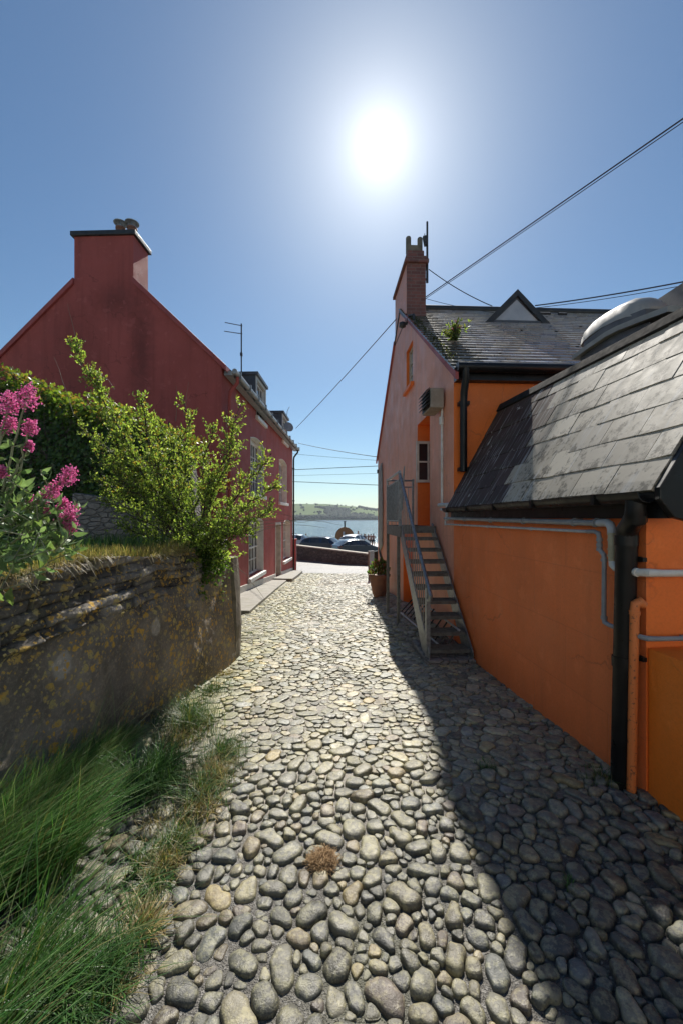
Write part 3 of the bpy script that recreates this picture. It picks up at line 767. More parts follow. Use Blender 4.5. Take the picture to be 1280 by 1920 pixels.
# top board, upper slope trim, verge board, gutter and fascia
b = MB(); b.prism([(.655,1.565),(.70,1.65),(.80,1.70),(.80,1.62),(.69,1.56)], lambda o,z: RA(2.12,o,z), lambda o,z: RA(5.76,o,z)); b.build('top_flashing', M_felt, roof)
b = MB(); b.box8([AS(2.12,L-.085,.012),AS(5.72,L-.085,.012),AS(5.72,L+.01,.012),AS(2.12,L+.01,.012),AS(2.12,L-.085,.042),AS(5.72,L-.085,.042),AS(5.72,L+.03,.042),AS(2.12,L+.03,.042)]); b.build('ridge_strip', M_felt, roof, bevel=.004)
b = MB(); b.prism([(1.24,1.84),(1.28,2.07),(1.42,2.10),(1.46,1.84)], lambda o,z: RF(2.16,o,z), lambda o,z: RF(3.85,o,z)); b.build('upper_ridge', M_slateB if False else M_dark, roof)
b = MB(); b.prism([(-.10,.10),(-.02,.02),(.10,.02),(.80,1.42),(1.32,1.70),(1.32,1.875),(.70,1.63),(-.10,.165)], lambda o,z: RA(2.10,o,z), lambda o,z: RA(2.138,o,z)); b.build('bargeboard', M_black, roof, bevel=.006)
b = MB(); b.fbox(RF, 2.14, 5.70, -.05, -.002, .0, .105); b.build('fascia', M_black, ann)
def halfround(b, F, y0, y1, o, z, r, t=.006, n=9):
    pts = [(math.cos(math.pi+math.pi*k/n)*r, math.sin(math.pi+math.pi*k/n)*r) for k in range(n+1)]
    ins = [(x*(1-t/r), yy*(1-t/r)) for x, yy in reversed(pts)]
    b.prism([(o+x, z+yy) for x, yy in pts+ins], lambda p,q: F(y0,p,q), lambda p,q: F(y1,p,q))
b = MB(); halfround(b, RF, 2.16, 5.72, -.115, .145, .062)
for k in range(5): b.fbox(RF, 2.5+k*.75, 2.53+k*.75, -.182, -.05, .085, .15)
b.build('gutter', M_black, ann, smooth=True)
# black downpipe
b = MB()
pts = [RF(2.25,-.11,.10), RF(2.25,-.11,.045), RF(2.26,-.105,.0), RF(2.32,-.085,-.035), RF(2.36,-.075,-.07), RF(2.37,-.07,-.12), RF(2.42,-.07,-1.66)]
b.tube(pts, [.052,.052,.053,.053,.054,.056,.053], 18)
for z in (-.13, -.86): q = RF(2.372 if z>-.5 else 2.395,-.07,z); b.tube([q+Vector((0,0,.03)), q-Vector((0,0,.03))], .061, 18)
for z in (-.24, -.82): b.bar(RF(2.39,-.02,z), RF(2.33,-.015,z), .02, .03); b.cbox(RF(2.335,-.01,z), (.012,0,0),(0,.03,0),(0,0,.012))
b.build('downpipe', M_black, ann, smooth=True)
# pipes along the wall
def RP(px, py, off):   # point of the wall line seen at px, standing off the wall
    k = (px-CX)/FPX; y = (1.87-off)/(k+.0455); return Vector((k*y, y, (CY-py)/FPX*y))
b = MB(); b.tube([RP(833,972,.06), RP(1128,981,.06)], .021, 12)
for px, py in ((870,973.5),(918,975),(980,977),(1075,979.5),(1116,980.5)):
    q = RP(px,py,.06); d = (RP(px+5,py,.06)-q).normalized(); b.tube([q-d*.012, q+d*.012], .028, 12); b.cbox(q+Vector((.03,0,.02)), (.03,0,0),(0,.012,0),(0,0,.012))
b.build('waste_pipe', M_greypipe, ann, smooth=True)
b = MB(); b.tube([RP(1122,980.7,.06), RP(1137,980,.06), RP(1143,984,.06), RP(1146,992,.06), RP(1146,1003,.06)], .025, 14); b.build('pipe_elbow', M_greypipe2, ann, smooth=True)
b = MB(); b.tube([RP(1146,1000,.06), RP(1147,1040,.06), RP(1147,1052,.06)], [.022,.023,.022], 14)
for py in (1001,1012,1030,1042): q = RP(1146.5,py,.06); b.tube([q-Vector((0,0,.006)), q+Vector((0,0,.006))], .0265, 14)
b.build('trap_pipe', M_yellowpipe, ann, smooth=True)
cz = RP(1200,1073,.055).z
b = MB(); b.tube([RP(1147,1050,.06), RP(1148,1059,.06), RP(1153,1065,.06), RP(1165,1067,.06), RP(1192,1073,.055), Vector((RF(2.27,-.03,0).x, 2.262, cz)), Vector((RF(2.26,.05,0).x, 2.262, cz-.003)), Vector((4.2, 2.37, cz-.003))], .021, 14)
for q in (RP(1190,1072.6,.055),): d = Vector((0,1,0)); b.tube([q-d*.02, q+d*.02], .025, 14)
b.build('waste_pipe', M_whitepipe, ann, smooth=True)
b = MB(); b.tube([RP(835,983,.045), RP(1106,997,.045)], .012, 10)
for px, py in ((862,984.4),(914,987),(995,991.3)):
    q = RP(px,py,.045); d = (RP(px+5,py,.045)-q).normalized(); b.tube([q-d*.008, q+d*.008], .017, 10)
b.build('waste_pipe', M_greypipe2, ann, smooth=True)
cz2 = RP(1205,1197,.05).z
b = MB(); b.tube([RP(1100,996.7,.045), RP(1113,996.5,.045), RP(1121,1000,.045), RP(1123,1010,.045), RP(1123,1030,.045), RP(1131,1040,.05), RP(1132,1050,.05), RP(1131,1158,.05), RP(1133,1167,.05), RP(1141,1172,.05), RP(1196,1193,.05), Vector((RF(2.28,-.03,0).x, 2.265, cz2)), Vector((RF(2.27,.03,0).x, 2.262, cz2)), Vector((4.2, 2.37, cz2))], .014, 12)
for py in (1012,1022,1030,1050,1158): q = RP(1123 if py < 1035 else 1131.5,py,.047); b.tube([q-Vector((0,0,.01)), q+Vector((0,0,.01))], .019, 12)
for x in (1.95, 2.14, 2.2): q = Vector((x, 2.268+.0455*(x-1.77), cz2)); b.tube([q-Vector((.012,0,0)), q+Vector((.012,0,0))], .018, 12)
b.build('waste_pipe', M_greypipe, ann, smooth=True)
b = MB(); b.tube([RP(838,944,.06), RP(838,958,.06)], .03, 10); b.tube([RP(822,947,.08), RP(842,946,.05)], .028, 10); b.tube([RP(826,955,.09), RP(838,957,.06)], .02, 8); b.tube([RP(837,958,.06), RP(837,976,.06)], .024, 10); b.tube([RP(834,976,.045), RP(834,985,.045)], .015, 8); b.build('pipe_junction', M_greypipe2, ann, smooth=True)
# painted orange standpipe
b = MB(); b.tube([RF(2.315,-.012,-.505), RF(2.315,-.035,-.485), RF(2.32,-.058,-.50), RF(2.32,-.062,-.53), RF(2.345,-.062,-1.66)], .0245, 14); b.tube([RF(2.32,-.062,-.535), RF(2.321,-.062,-.56)], .029, 14)
b.build('standpipe', M_opipe, ann, smooth=True)
# ------------------------------------------------------------------ amber low wall in front of the annex
lw = thing('low_wall', RF(1.0,.6,-1.6), 'low amber painted wall with a sloping top at the end of the annex', 'wall')
b = MB(); b.prism([(0,-1.9),(1.6,-1.9),(1.6,-.70),(0,-.748)], lambda o,z: RF(-.6,o+.004,z), lambda o,z: RF(2.306,o+.004,z)); b.build('body', M_amber, lw, bevel=.012)
# ------------------------------------------------------------------ roof vent (moulded cover)
rv = thing('roof_vent', RF(4.0,.95,1.75), 'dirty grey moulded vent hood curving over the top of the annex roof', 'roof vent')
def hood(name, secs, mat, w, sub=9):
    V=[]; F=[]
    for (y, zb, zt, o, hw) in secs:
        for k in range(sub):
            t = math.pi*k/(sub-1); x = -math.cos(t); 
            V.append(RF(y, o+hw*x, zb+(zt-zb)*(math.sin(t)**.45)))
    n = len(secs)
    F = [(i*sub+j, i*sub+j+1, (i+1)*sub+j+1, (i+1)*sub+j) for i in range(n-1) for j in range(sub-1)]
    b = MB(); b.add(V, F); b.add([V[j] for j in range(sub)], [tuple(range(sub))]); b.add([V[(n-1)*sub+j] for j in range(sub)], [tuple(range(sub))])
    ob = b.build(name, mat, rv, smooth=True)
    return ob
hood('hood', [(3.360,1.755,1.815,.98,0.087),(3.385,1.755,1.875,.98,0.123),(3.440,1.770,1.935,.98,0.138),(3.530,1.805,1.980,.98,0.145),(3.660,1.835,2.005,.98,0.145),(3.850,1.860,2.025,.98,0.145),(4.020,1.860,2.025,.98,0.145),(4.130,1.850,1.995,.98,0.138),(4.200,1.840,1.935,.98,0.119),(4.225,1.835,1.865,.98,0.087)], M_fibreglass, .25)
b = MB()
st = [(2.98,1.610),(3.25,1.665),(3.5,1.710),(3.65,1.725),(3.9,1.720),(4.14,1.705)]
for (ya,za),(yb,zb) in zip(st, st[1:]):
    b.box8([RF(ya,.73,za-.045),RF(yb,.73,zb-.045),RF(yb,1.2,zb-.045),RF(ya,1.2,za-.045),RF(ya,.73,za),RF(yb,.73,zb),RF(yb,1.2,zb),RF(ya,1.2,za)])
b.build('flange', M_fibreglass, rv)
b = MB(); b.prism([(3.2,1.5),(4.08,1.5),(4.08,1.68),(3.65,1.69),(3.2,1.60)], lambda y,z: RF(y,.78,z), lambda y,z: RF(y,1.15,z)); b.prism([(3.32,1.65),(4.12,1.67),(4.12,1.84),(3.85,1.86),(3.6,1.83),(3.32,1.77)], lambda y,z: RF(y,.84,z), lambda y,z: RF(y,1.12,z)); b.build('curb', M_lead, rv)

# ------------------------------------------------------------------ metal staircase
stc = thing('metal_staircase', (1.35, 6.0, -1.9), 'galvanised metal staircase with open treads and handrail up to the gable door', 'staircase')
def SX(y, t): # across the stair: t=0 at the lane side, 1 at the wall
    o0, o1 = -.58, -.03; return o0+(o1-o0)*t
ZT = -.14; Y0, Y1 = 4.98, 6.72; zb = gzf(1.2,4.98)
NT_ = 10
for k in range(NT_):
    f = (k+.55)/NT_; y = Y0+(Y1-Y0)*f-.02; z = zb+(ZT-zb)*(k+1)/NT_
    b = MB()
    if k < NT_-1:
        b.fbox(RF, y-.105, y-.099, -.56, -.05, z-.045, z+.002); b.fbox(RF, y+.115, y+.121, -.56, -.05, z-.04, z+.002)
        for q in range(12): yy = y-.095+q*.0185; b.fbox(RF, yy, yy+.006, -.56, -.05, z-.03, z)
        for q in range(5): oo = -.50+q*.1; b.fbox(RF, y-.099, y+.115, oo, oo+.005, z-.028, z-.004)
        b.build('tread', M_steeldull, stc)
for o in (-.585, -.045):
    b = MB(); yb_ = Y0-.10
    b.prism([(yb_,zb-.03),(Y0+.12,zb-.05),(Y1+.03,ZT-.12),(Y1+.03,ZT+.06),(Y1-.06,ZT+.04),(yb_,zb+.16)], lambda y,z: RF(y,o,z), lambda y,z: RF(y,o+.012,z)); b.build('stringer', M_steel, stc)
b = MB()
b.fbox(RF, Y1-.1, 8.02, -.575, -.01, ZT-.035, ZT)
for q in range(26): yy = Y1-.08+q*.052; b.fbox(RF, yy, yy+.008, -.56, -.03, ZT, ZT+.006)
b.fbox(RF, Y1-.1, 8.03, -.60, -.576, ZT-.17, ZT+.01); b.fbox(RF, 8.03, 8.06, -.60, -.0, ZT-.17, ZT+.01); b.fbox(RF, Y1-.12, Y1-.1, -.60, -.01, ZT-.10, ZT+.012)
b.build('landing', M_steeldull, stc)
for y, o in ((6.86,-.585),(7.98,-.585)):
    b = MB(); zz = gzf(RF(y,o,0).x, y)-.03; b.fbox(RF, y-.025, y+.025, o-.025, o+.025, zz, ZT-.171); b.fbox(RF, y-.06, y+.06, o-.06, o+.06, zz, zz+.045); b.build('support_post', M_steeldull, stc)
hr = [RF(Y0-.02,-.57,zb+.78), RF(Y0-.10,-.57,zb+.80), RF(Y0-.115,-.57,zb+.85), RF(Y0-.05,-.575,zb+.93), RF(Y1-.02,-.585,ZT+.86), RF(Y1+.05,-.59,ZT+.92)]
b = MB(); b.tube(hr, .024, 12); b.build('handrail', M_steel, stc, smooth=True)
b = MB(); b.fbox(RF, Y0-.03, Y0+.02, -.60, -.55, zb-.02, zb+.93); b.build('newel_post', M_steel, stc)
n = 16
for k in range(1, n):
    b = MB(); f = k/n; y = Y0+(Y1-Y0)*f; z0 = zb+.05+(ZT-zb)*f; z1 = zb+.93+(ZT+.86-zb-.93)*f; b.tube([RF(y,-.578,z0), RF(y,-.578,z1)], .0065, 6); b.build('baluster', M_steel, stc)
b = MB(); b.tube([RF(Y0,-.578,zb+.20), RF(Y1,-.578,ZT+.12)], .010, 6)
b.build('bottom_rail', M_steel, stc)
b = MB(); rt = [(Y1,ZT+.93),(8.0,ZT+.88)]
b.tube([RF(6.74,-.585,ZT+.93), RF(8.03,-.585,ZT+.90)], .022, 10); b.tube([RF(8.03,-.585,ZT+.90), RF(8.03,-.06,ZT+.90)], .018, 10)
b.build('landing_rail', M_steel, stc); b = MB(); b.tube([RF(6.74,-.585,ZT+.80), RF(8.03,-.585,ZT+.77)], .012, 8); b.tube([RF(8.03,-.585,ZT+.77), RF(8.03,-.06,ZT+.77)], .012, 8)
b.build('landing_rail', M_steel, stc); b = MB(); b.tube([RF(6.74,-.585,ZT+.10), RF(8.03,-.585,ZT+.10)], .010, 8)
b.build('landing_rail', M_steel, stc)
for k in range(18): b = MB(); y = 6.80+k*.07; b.tube([RF(y,-.585,ZT+.08), RF(y,-.585,ZT+.79)], .0065, 6); b.build('baluster', M_steel, stc)
for k in range(6): b = MB(); o = -.50+k*.085; b.tube([RF(8.03,o,ZT), RF(8.03,o,ZT+.77)], .0065, 6); b.build('baluster', M_steel, stc)
for (y,o) in ((6.74,-.585),(8.03,-.585),(8.03,-.07)): b = MB(); b.fbox(RF, y-.02,y+.02,o-.02,o+.02,ZT,ZT+.93); b.build('newel_post', M_steel, stc)
b = MB(); b.prism([(6.80,ZT+1.03),(6.95,ZT+.30),(7.25,ZT+.25),(6.86,ZT+.98)], lambda y,z: RF(y,-.50,z), lambda y,z: RF(y,-.485,z)); b.build('wind_brace', M_steel, stc)
# stone base step below the stair
b = MB(); zz = gzf(1.3,5.0); b.fbox(RF, 4.84, 5.7, -.62, -.008, zz-.1, zz+.075); o = b.build('stair_base', M_greystone, None, bevel=.03); tag(o, 'worn stone slab under the foot of the metal staircase', 'stone slab')
# leaning metal rack by the wall under the stair
rk = thing('bike_rack', RF(6.3,-.2,-1.9), 'low black metal rack with slanted bars beneath the staircase', 'rack')
b = MB(); za = lambda y: gzf(1.2,y)
b.tube([RF(5.15,-.30,za(5.15)+.10), RF(7.5,-.42,za(7.5)+.06)], .014, 8); b.build('rail', M_greypipe2, rk); b = MB(); b.tube([RF(5.15,-.12,za(5.15)+.36), RF(7.5,-.16,za(7.5)+.36)], .014, 8); b.build('rail', M_greypipe2, rk)
for k in range(12):
    b = MB(); f = k/11; y = 5.2+2.25*f; b.tube([RF(y,-.30-.12*f,za(y)+.09), RF(y+.03,-.12-.04*f,za(y)+.36)], .011, 6); b.build('bar', M_black, rk)
# grey board hung on the gable by the far corner
gb = MB(); gb.prism([(12.6,1.75),(13.25,1.6),(13.25,-.6),(12.95,-1.05),(12.5,-.85),(12.45,.4)], lambda y,z: RF(y,-.05,z), lambda y,z: RF(y,-.012,z))
gbt = thing('wall_board', RF(12.9,-.03,-1.0), 'tall peeling grey board with a dark oar blade below on the gable', 'board')
gb.build('board', M_boardgrey, gbt, bevel=.01)
b = MB(); b.prism([(12.0,-1.42),(12.3,-1.38),(12.8,-1.22),(13.2,-.98),(13.15,-1.12),(12.7,-1.40),(12.25,-1.50)], lambda y,z: RF(y,-.05,z), lambda y,z: RF(y,-.015,z)); b.build('blade', M_dark, gbt)
# ------------------------------------------------------------------ ground, lane, road
def grid_mesh(name, xs, ys, zf, mat, col=None, kind='structure', holes=None):
    X, Y = np.meshgrid(xs, ys); Z = zf(X, Y); V = np.stack([X, Y, Z], -1).reshape(-1, 3)
    n, m = len(xs), len(ys); i = np.arange(n*m).reshape(m, n)
    F = np.stack([i[:-1,:-1], i[:-1,1:], i[1:,1:], i[1:,:-1]], -1).reshape(-1, 4)
    c = col(X, Y).reshape(-1, 3) if col else None
    o = np_mesh(name, V, F, mat, None, c, smooth=True); tag(o, kind=kind); return o
xs = np.concatenate([np.linspace(-60,-6,18), np.linspace(-5.5,5.5,45), np.linspace(6,60,18)])
ys = np.concatenate([np.linspace(-40,-2,14), np.linspace(-1.5,34,100), np.linspace(35,62,20)])
o = grid_mesh('ground', xs, ys, lambda x,y: gz(x,y)-.09-.7*sstep(56,60,y), M_ground)
tag(o, 'rough ground beneath the lane and houses', 'ground')
LX0 = lambda y: np.where(y < 5.3, -2.12+.136*y-.05, np.where(y < 9.2, -2.05, -3.268+.0335*y-.02))
LX1 = lambda y: np.where(y < 13.8, 1.87-.0455*y+.03, 1.4+.12*(y-13.8))
def bedz(x, y):
    p = np.stack([x*9, y*9, 0*x], -1); return gz(x, y)-.004+.007*fbm(p, 3, 3)+.012*fbm(p*.12, 2, 9)
def bedcol(x, y):
    p = np.stack([x, y, 0*x], -1)
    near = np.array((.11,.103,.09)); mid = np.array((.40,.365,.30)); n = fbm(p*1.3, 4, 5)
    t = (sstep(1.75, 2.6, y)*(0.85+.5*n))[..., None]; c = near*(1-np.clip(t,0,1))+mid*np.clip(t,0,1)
    soil = ((x < -2.12+.136*y+.14+.9*np.interp(y,[.2,1.3,1.9,2.5,2.95],[1.15,.85,.48,.22,.1])) & (y < 2.9))[..., None]; wet_shade = (.5*sstep(.45,.9,x)*(1-sstep(6,9,y)))[..., None]  # right side of the bed darkened for wet dirt and for the shade there
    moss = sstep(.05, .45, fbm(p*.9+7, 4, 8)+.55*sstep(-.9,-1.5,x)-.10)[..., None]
    c = c*(1-.55*moss)+np.array((.075,.085,.025))*.55*moss; c = c*(1-wet_shade); return np.where(soil, np.array((.045,.038,.025)), c)
# lane bed as a strip that follows the walls
ys = np.concatenate([np.linspace(-1.5, 6, 190), np.linspace(6.06, 20.9, 210)]); us = np.linspace(0, 1, 110)
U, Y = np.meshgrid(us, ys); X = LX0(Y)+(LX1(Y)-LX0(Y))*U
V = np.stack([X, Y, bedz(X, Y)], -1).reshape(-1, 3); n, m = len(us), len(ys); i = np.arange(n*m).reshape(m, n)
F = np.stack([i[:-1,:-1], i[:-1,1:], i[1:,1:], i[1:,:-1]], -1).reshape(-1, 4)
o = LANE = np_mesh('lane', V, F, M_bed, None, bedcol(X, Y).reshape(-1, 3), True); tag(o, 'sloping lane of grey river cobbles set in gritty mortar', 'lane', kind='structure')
# road and car park beyond
o = grid_mesh('road', np.linspace(-14, 9, 90), np.linspace(20.6, 34, 60), lambda x,y: gz(x,y)+.012*fbm(np.stack([x*.7,y*.7,0*x],-1),3,2)+.004, M_road); tag(o, 'pale worn asphalt road crossing the foot of the lane', 'road')
o = grid_mesh('car_park', np.linspace(-40, 40, 60), np.linspace(33.9, 56, 30), lambda x,y: gz(x,y)+.006, M_road); tag(o, 'asphalt quayside car park by the water', 'car park')
b = MB(); zq = gzf(0,50); b.box8([(-70,56,-7),(70,56,-7),(70,57.2,-7),(-70,57.2,-7),(-70,56,zq+.05),(70,56,zq+.05),(70,57.2,zq+.05),(-70,57.2,zq+.05)]); o = b.build('quay', M_copeconc); tag(o, 'concrete quay edge along the water', 'quay', kind='structure')
# footpath
def fpath(pts0, pts1, th, name='pavement'):
    b = MB(); n = len(pts0)
    for k in range(n-1):
        a, c, d, e = pts0[k], pts0[k+1], pts1[k+1], pts1[k]
        if (Vector(a[:2])-Vector(c[:2])).length < .05: continue
        b.box8([(*a[:2],a[2]-.3),(*e[:2],e[2]-.3),(*d[:2],d[2]-.3),(*c[:2],c[2]-.3), a, e, d, c])
    return b
def fp(y, x, h): return (x, y, -E0-SL*y+h)
wl_ = lambda y: -3.268+.0335*y+.03
b = fpath([fp(y, wl_(y), .11) for y in (8.4,9.6,11.0,12.6,14.2,15.75)], [fp(y, x, .10) for y, x in ((8.4,-1.93),(9.6,-1.98),(11.0,-2.02),(12.6,-2.08),(14.2,-2.12),(15.75,-2.16))], .1)
o = b.build('pavement', M_slab, None, bevel=.02); tag(o, 'worn stone footpath slabs against the red house', 'footpath', kind='structure')
b = fpath([fp(y, wl_(y), .17) for y in (15.77,17.3,19.0,20.8)], [fp(y, x, .15) for y, x in ((15.77,-1.95),(17.3,-1.95),(19.0,-1.98),(20.8,-2.02))], .1)
o = b.build('pavement', M_slab, None, bevel=.02); tag(o, 'raised doorstep slabs by the far end of the red house', 'footpath', kind='structure')

# ------------------------------------------------------------------ cobbles: capsule packing, each stone grown to its neighbours
def capsd(px, py, c):      # signed distance of points to capsules c (k,5): x,y,dx,dy,r
    qx = px[..., None]-c[:,0]; qy = py[..., None]-c[:,1]; L2 = c[:,2]**2+c[:,3]**2+1e-9
    t = np.clip((qx*c[:,2]+qy*c[:,3])/L2, -1, 1)
    return np.hypot(qx-t*c[:,2], qy-t*c[:,3])-c[:,4]
ROWS = (1.83, 3.22, 6.1)
def pack():
    cell = .12; gridd = {}; out = []
    def near(x, y):
        i, j = int(x//cell), int(y//cell); r = []
        for a in (-2,-1,0,1,2):
            for b_ in (-2,-1,0,1,2): r += gridd.get((i+a, j+b_), ())
        return r
    def attempt(x, y, r, l, th, slack):
        dx, dy = math.cos(th)*l, math.sin(th)*l
        nb = near(x, y)
        if nb:
            c = np.array([out[k] for k in nb])
            px = np.array([x-dx, x, x+dx, x-dx*.5, x+dx*.5]); py = np.array([y-dy, y, y+dy, y-dy*.5, y+dy*.5])
            if (capsd(px, py, c)-r).min() < slack: return
        if y < 3.6:
            for ry in ROWS[:2]:
                if abs(y-ry)-abs(dy) < r*.8: return
        gridd.setdefault((int(x//cell), int(y//cell)), []).append(len(out)); out.append((x, y, dx, dy, r))
    for (n, r0, r1, l0, l1, sl) in ((9000,.052,.080,.015,.10,.005),(24000,.040,.060,.0,.085,.003),(40000,.03,.045,.0,.05,.001),(42000,.020,.030,.0,.016,.0)):
        for _ in range(n):
            y = 0.55+(20.7-.55)*random.random()**(1.25)
            a, c = float(LX0(np.float64(y))), float(LX1(np.float64(y)))
            if y > 13.8: c = min(c, 1.9)
            x = a+(c-a)*random.random()
            if y > 8.3 and x < (-1.90 if y > 15.7 else -1.93-.033*(y-8.4)): continue
            if y < 2.9 and x < -2.12+.136*y+.14+.8*float(np.interp(y,[.2,1.3,1.9,2.5,2.95],[1.15,.85,.48,.22,.1])): continue
            if x < -.95-.04*y and y < 4.6 and random.random() < .4: continue
            if r1 < .035 and y < 3.2 and random.random() < .35: continue
            th = random.gauss(math.pi/2 if y < 2.3 else .2, .8) if random.random() < .8 else random.random()*math.pi
            s = float(np.interp(y,[1.0,1.7,2.6,4,7,14],[.46,.46,.52,.62,.68,.85]))
            attempt(x, y, random.uniform(r0, r1)*s, random.uniform(l0, l1)*s, th, sl)
    return np.array(out)
ST = pack()
order = np.argsort(ST[:,1]); ST = ST[order]
def stones():
    Vs=[]; Fs=[]; Cs=[]; base = 0
    cx, cy = ST[:,0], ST[:,1]
    pal = np.array([(.20,.20,.185),(.16,.165,.16),(.24,.235,.205),(.13,.135,.14),(.27,.255,.215),(.17,.185,.20),(.25,.215,.17),(.19,.165,.16),(.30,.25,.16)])
    pw = np.array([.2,.17,.17,.13,.1,.1,.06,.04,.03]); pw /= pw.sum()
    for k in range(len(ST)):
        x, y, dx, dy, r = ST[k]
        lo = np.searchsorted(cy, y-.26); hi = np.searchsorted(cy, y+.26)
        idx = np.arange(lo, hi); idx = idx[(np.abs(cx[idx]-x) < .26) & (idx != k)]
        nA = 22 if y < 3.2 else (16 if y < 7 else 10)
        th = np.arange(nA)*2*math.pi/nA; l = math.hypot(dx, dy); a0 = math.atan2(dy, dx)
        T = np.linspace(.2, 1, 24)*(l+r*2.0+.008)
        px = x+np.cos(th)[:,None]*T; py = y+np.sin(th)[:,None]*T
        own = capsd(px, py, ST[k:k+1])[...,0]
        near = y < 2.6
        gap = .0036 if near else .0018
        lim = r*(1.1+.9*random.random()) if near else r*1.3
        ok = own < lim
        if len(idx): ok &= own < capsd(px, py, ST[idx]).min(-1)-gap
        if y < 3.7:
            for ry in ROWS[:2]: ok &= np.sign(py-ry)*np.sign(y-ry) > 0
        first = np.where(ok.all(1), T.size-1, np.argmin(ok, 1)-1).clip(0)
        rad = T[first]
        rad = .5*rad+.25*(np.roll(rad,1)+np.roll(rad,-1))
        rad = rad*(1+.10*np.cos(2*th+rng.uniform(0,6.3))*rng.uniform(0,1)+.07*np.cos(3*th+rng.uniform(0,6.3))*rng.uniform(0,1)-.01+.04*rng.standard_normal(nA)); rad = .6*rad+.2*(np.roll(rad,1)+np.roll(rad,-1))
        for _q in range(rng.integers(1,4)):
            ph = rng.uniform(0,6.283); cs = np.cos(th-ph); i0 = int(np.argmax(cs)); dd = rad[i0]*rng.uniform(.86,.98); m_ = cs > .15; rad[m_] = np.minimum(rad[m_], dd/cs[m_])
        size = rad.mean()
        if near: h = min(.021, .42*size)*rng.uniform(.7,1.25)
        else:
            f = float(sstep(2.0, 3.6, y)); h = (min(.028,.42*size)*(1-f)+.009*f)*rng.uniform(.7,1.3)
        prof = ([(1.02,-.02),(1.0,.10*h),(.96,.50*h),(.88,.78*h),(.68,.95*h),(.34,1.0*h)] if y < 2.6 else [(1.02,-.02),(1.0,.10*h),(.97,.62*h),(.90,.88*h),(.70,.98*h),(.34,1.0*h)]) if y < 7 else [(1.0,-.02),(.97,.5*h),(.86,.9*h),(.45,1.0*h)]
        z0 = gzf(x, y)+(.003 if near else -.001)+rng.normal(0,.003)
        tx, ty = rng.normal(0,.05,2)
        V = []
        for (q, z) in prof:
            X = np.cos(th)*rad*q; Y = np.sin(th)*rad*q
            V.append(np.stack([x+X, y+Y, z0-SL*Y+z+(tx*X+ty*Y)*(z>0)], -1))
        V.append(np.array([[x, y, z0+1.03*h]])); V = np.concatenate(V)
        if y < 5: V[:,2] += (.007 if y < 2.6 else .004)*fbm(V*20+k, 3, 4)*(np.arange(len(V)) >= 2*nA); 
        m = len(prof); i = base+np.arange(m*nA).reshape(m, nA); ir = np.roll(i, -1, 1)
        Fs.append(np.stack([i[:-1], ir[:-1], ir[1:], i[1:]], -1).reshape(-1, 4))
        top = np.stack([i[-1], ir[-1], np.full(nA, base+m*nA), np.full(nA, base+m*nA)], -1)[:, :3]
        Fs.append(top); Vs.append(V); base += len(V)
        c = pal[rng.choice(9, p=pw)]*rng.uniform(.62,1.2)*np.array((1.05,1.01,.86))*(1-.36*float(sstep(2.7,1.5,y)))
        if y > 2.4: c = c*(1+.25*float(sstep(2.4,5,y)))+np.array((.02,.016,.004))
        if x < -.9 and y > 3: c = c*np.array((1.0,1.02,.82))
        if x > .7: c = c*np.array((.95,1.0,1.10))*rng.uniform(.75,1.25)  # bluish tint painted on the right-hand stones for shade reflecting the sky
        Cs.append(np.tile(c, (len(V), 1)))
    q4 = np.concatenate([f for f in Fs if f.shape[1]==4]); q3 = np.concatenate([f for f in Fs if f.shape[1]==3])
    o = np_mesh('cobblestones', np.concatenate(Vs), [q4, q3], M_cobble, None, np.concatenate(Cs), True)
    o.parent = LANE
stones()

# ------------------------------------------------------------------ garden wall with lichen, end pier
gw = thing('garden_wall', GF(3.0,-.2,-1.7), 'old rendered stone garden wall with orange lichen left of the lane', 'wall')
ny, nz = 620, 220
yy = np.linspace(-1.2, 5.02, ny); tt = np.linspace(0, 1, nz)
Yg, Tg = np.meshgrid(yy, tt)
topz = -.30+.05*fbm(np.stack([yy*1.3, yy*0, yy*0], -1), 3, 21)-.10*sstep(4.2,5.0,yy)+.02*np.sin(yy*3)
botz = np.array([gzf(-2.12+.136*y, y)-.10 for y in yy])
Zg = botz[None]+(topz-botz)[None]*Tg
Oo = .03+.10*(1-Tg)                                         # batter
p = np.stack([Yg, Zg*1.0, 0*Zg], -1)
course = fbm(np.stack([Yg*1.6, Zg*13, 0*Zg], -1), 4, 31)
upper = sstep(-.80, -.70, Zg+.12*fbm(p*1.8, 3, 32)+.05*(2.6-Yg))
zr = Zg/.075+1.5*fbm(np.stack([Yg*1.1, Zg*1.5, 0*Zg], -1), 3, 45); row = np.floor(zr); fr = zr-row
len_ = .16+.16*_h(row.astype(int), (row*0).astype(int), (row*0+3).astype(int), 5)
yr = Yg/len_+_h(row.astype(int), (row*0+7).astype(int), (row*0).astype(int), 6)*9; ci = np.floor(yr); fy = yr-ci
rid = _h(row.astype(int), ci.astype(int), (row*0+1).astype(int), 11)
edge = np.minimum(np.minimum(fr,1-fr)*.075, np.minimum(fy,1-fy)*len_)
joint = 1-sstep(.002,.011, edge+.004*fbm(p*25, 2, 46))
hole = sstep(.50,.62, fbm(p*2.3+3, 4, 37))*(1-upper)
Oo = Oo+upper*(.042*(rid-.45)-.014*joint-.010+.04*course+.06*fbm(p*3.0,4,47))+(1-upper)*(.02*fbm(p*2.2, 5, 34)+.006*fbm(p*14, 3, 35))
Oo = Oo-.025*hole+.012*fbm(p*30, 2, 36)*upper
spot = np.maximum(*[sstep(.085,.06, np.hypot((Yg-cy_)/wy_, (Zg-cz_)/1.0)+.03*fbm(p*16, 3, 44)) for (cy_,cz_,wy_) in ((2.46,-.90,.9),(3.43,-.93,.75))])
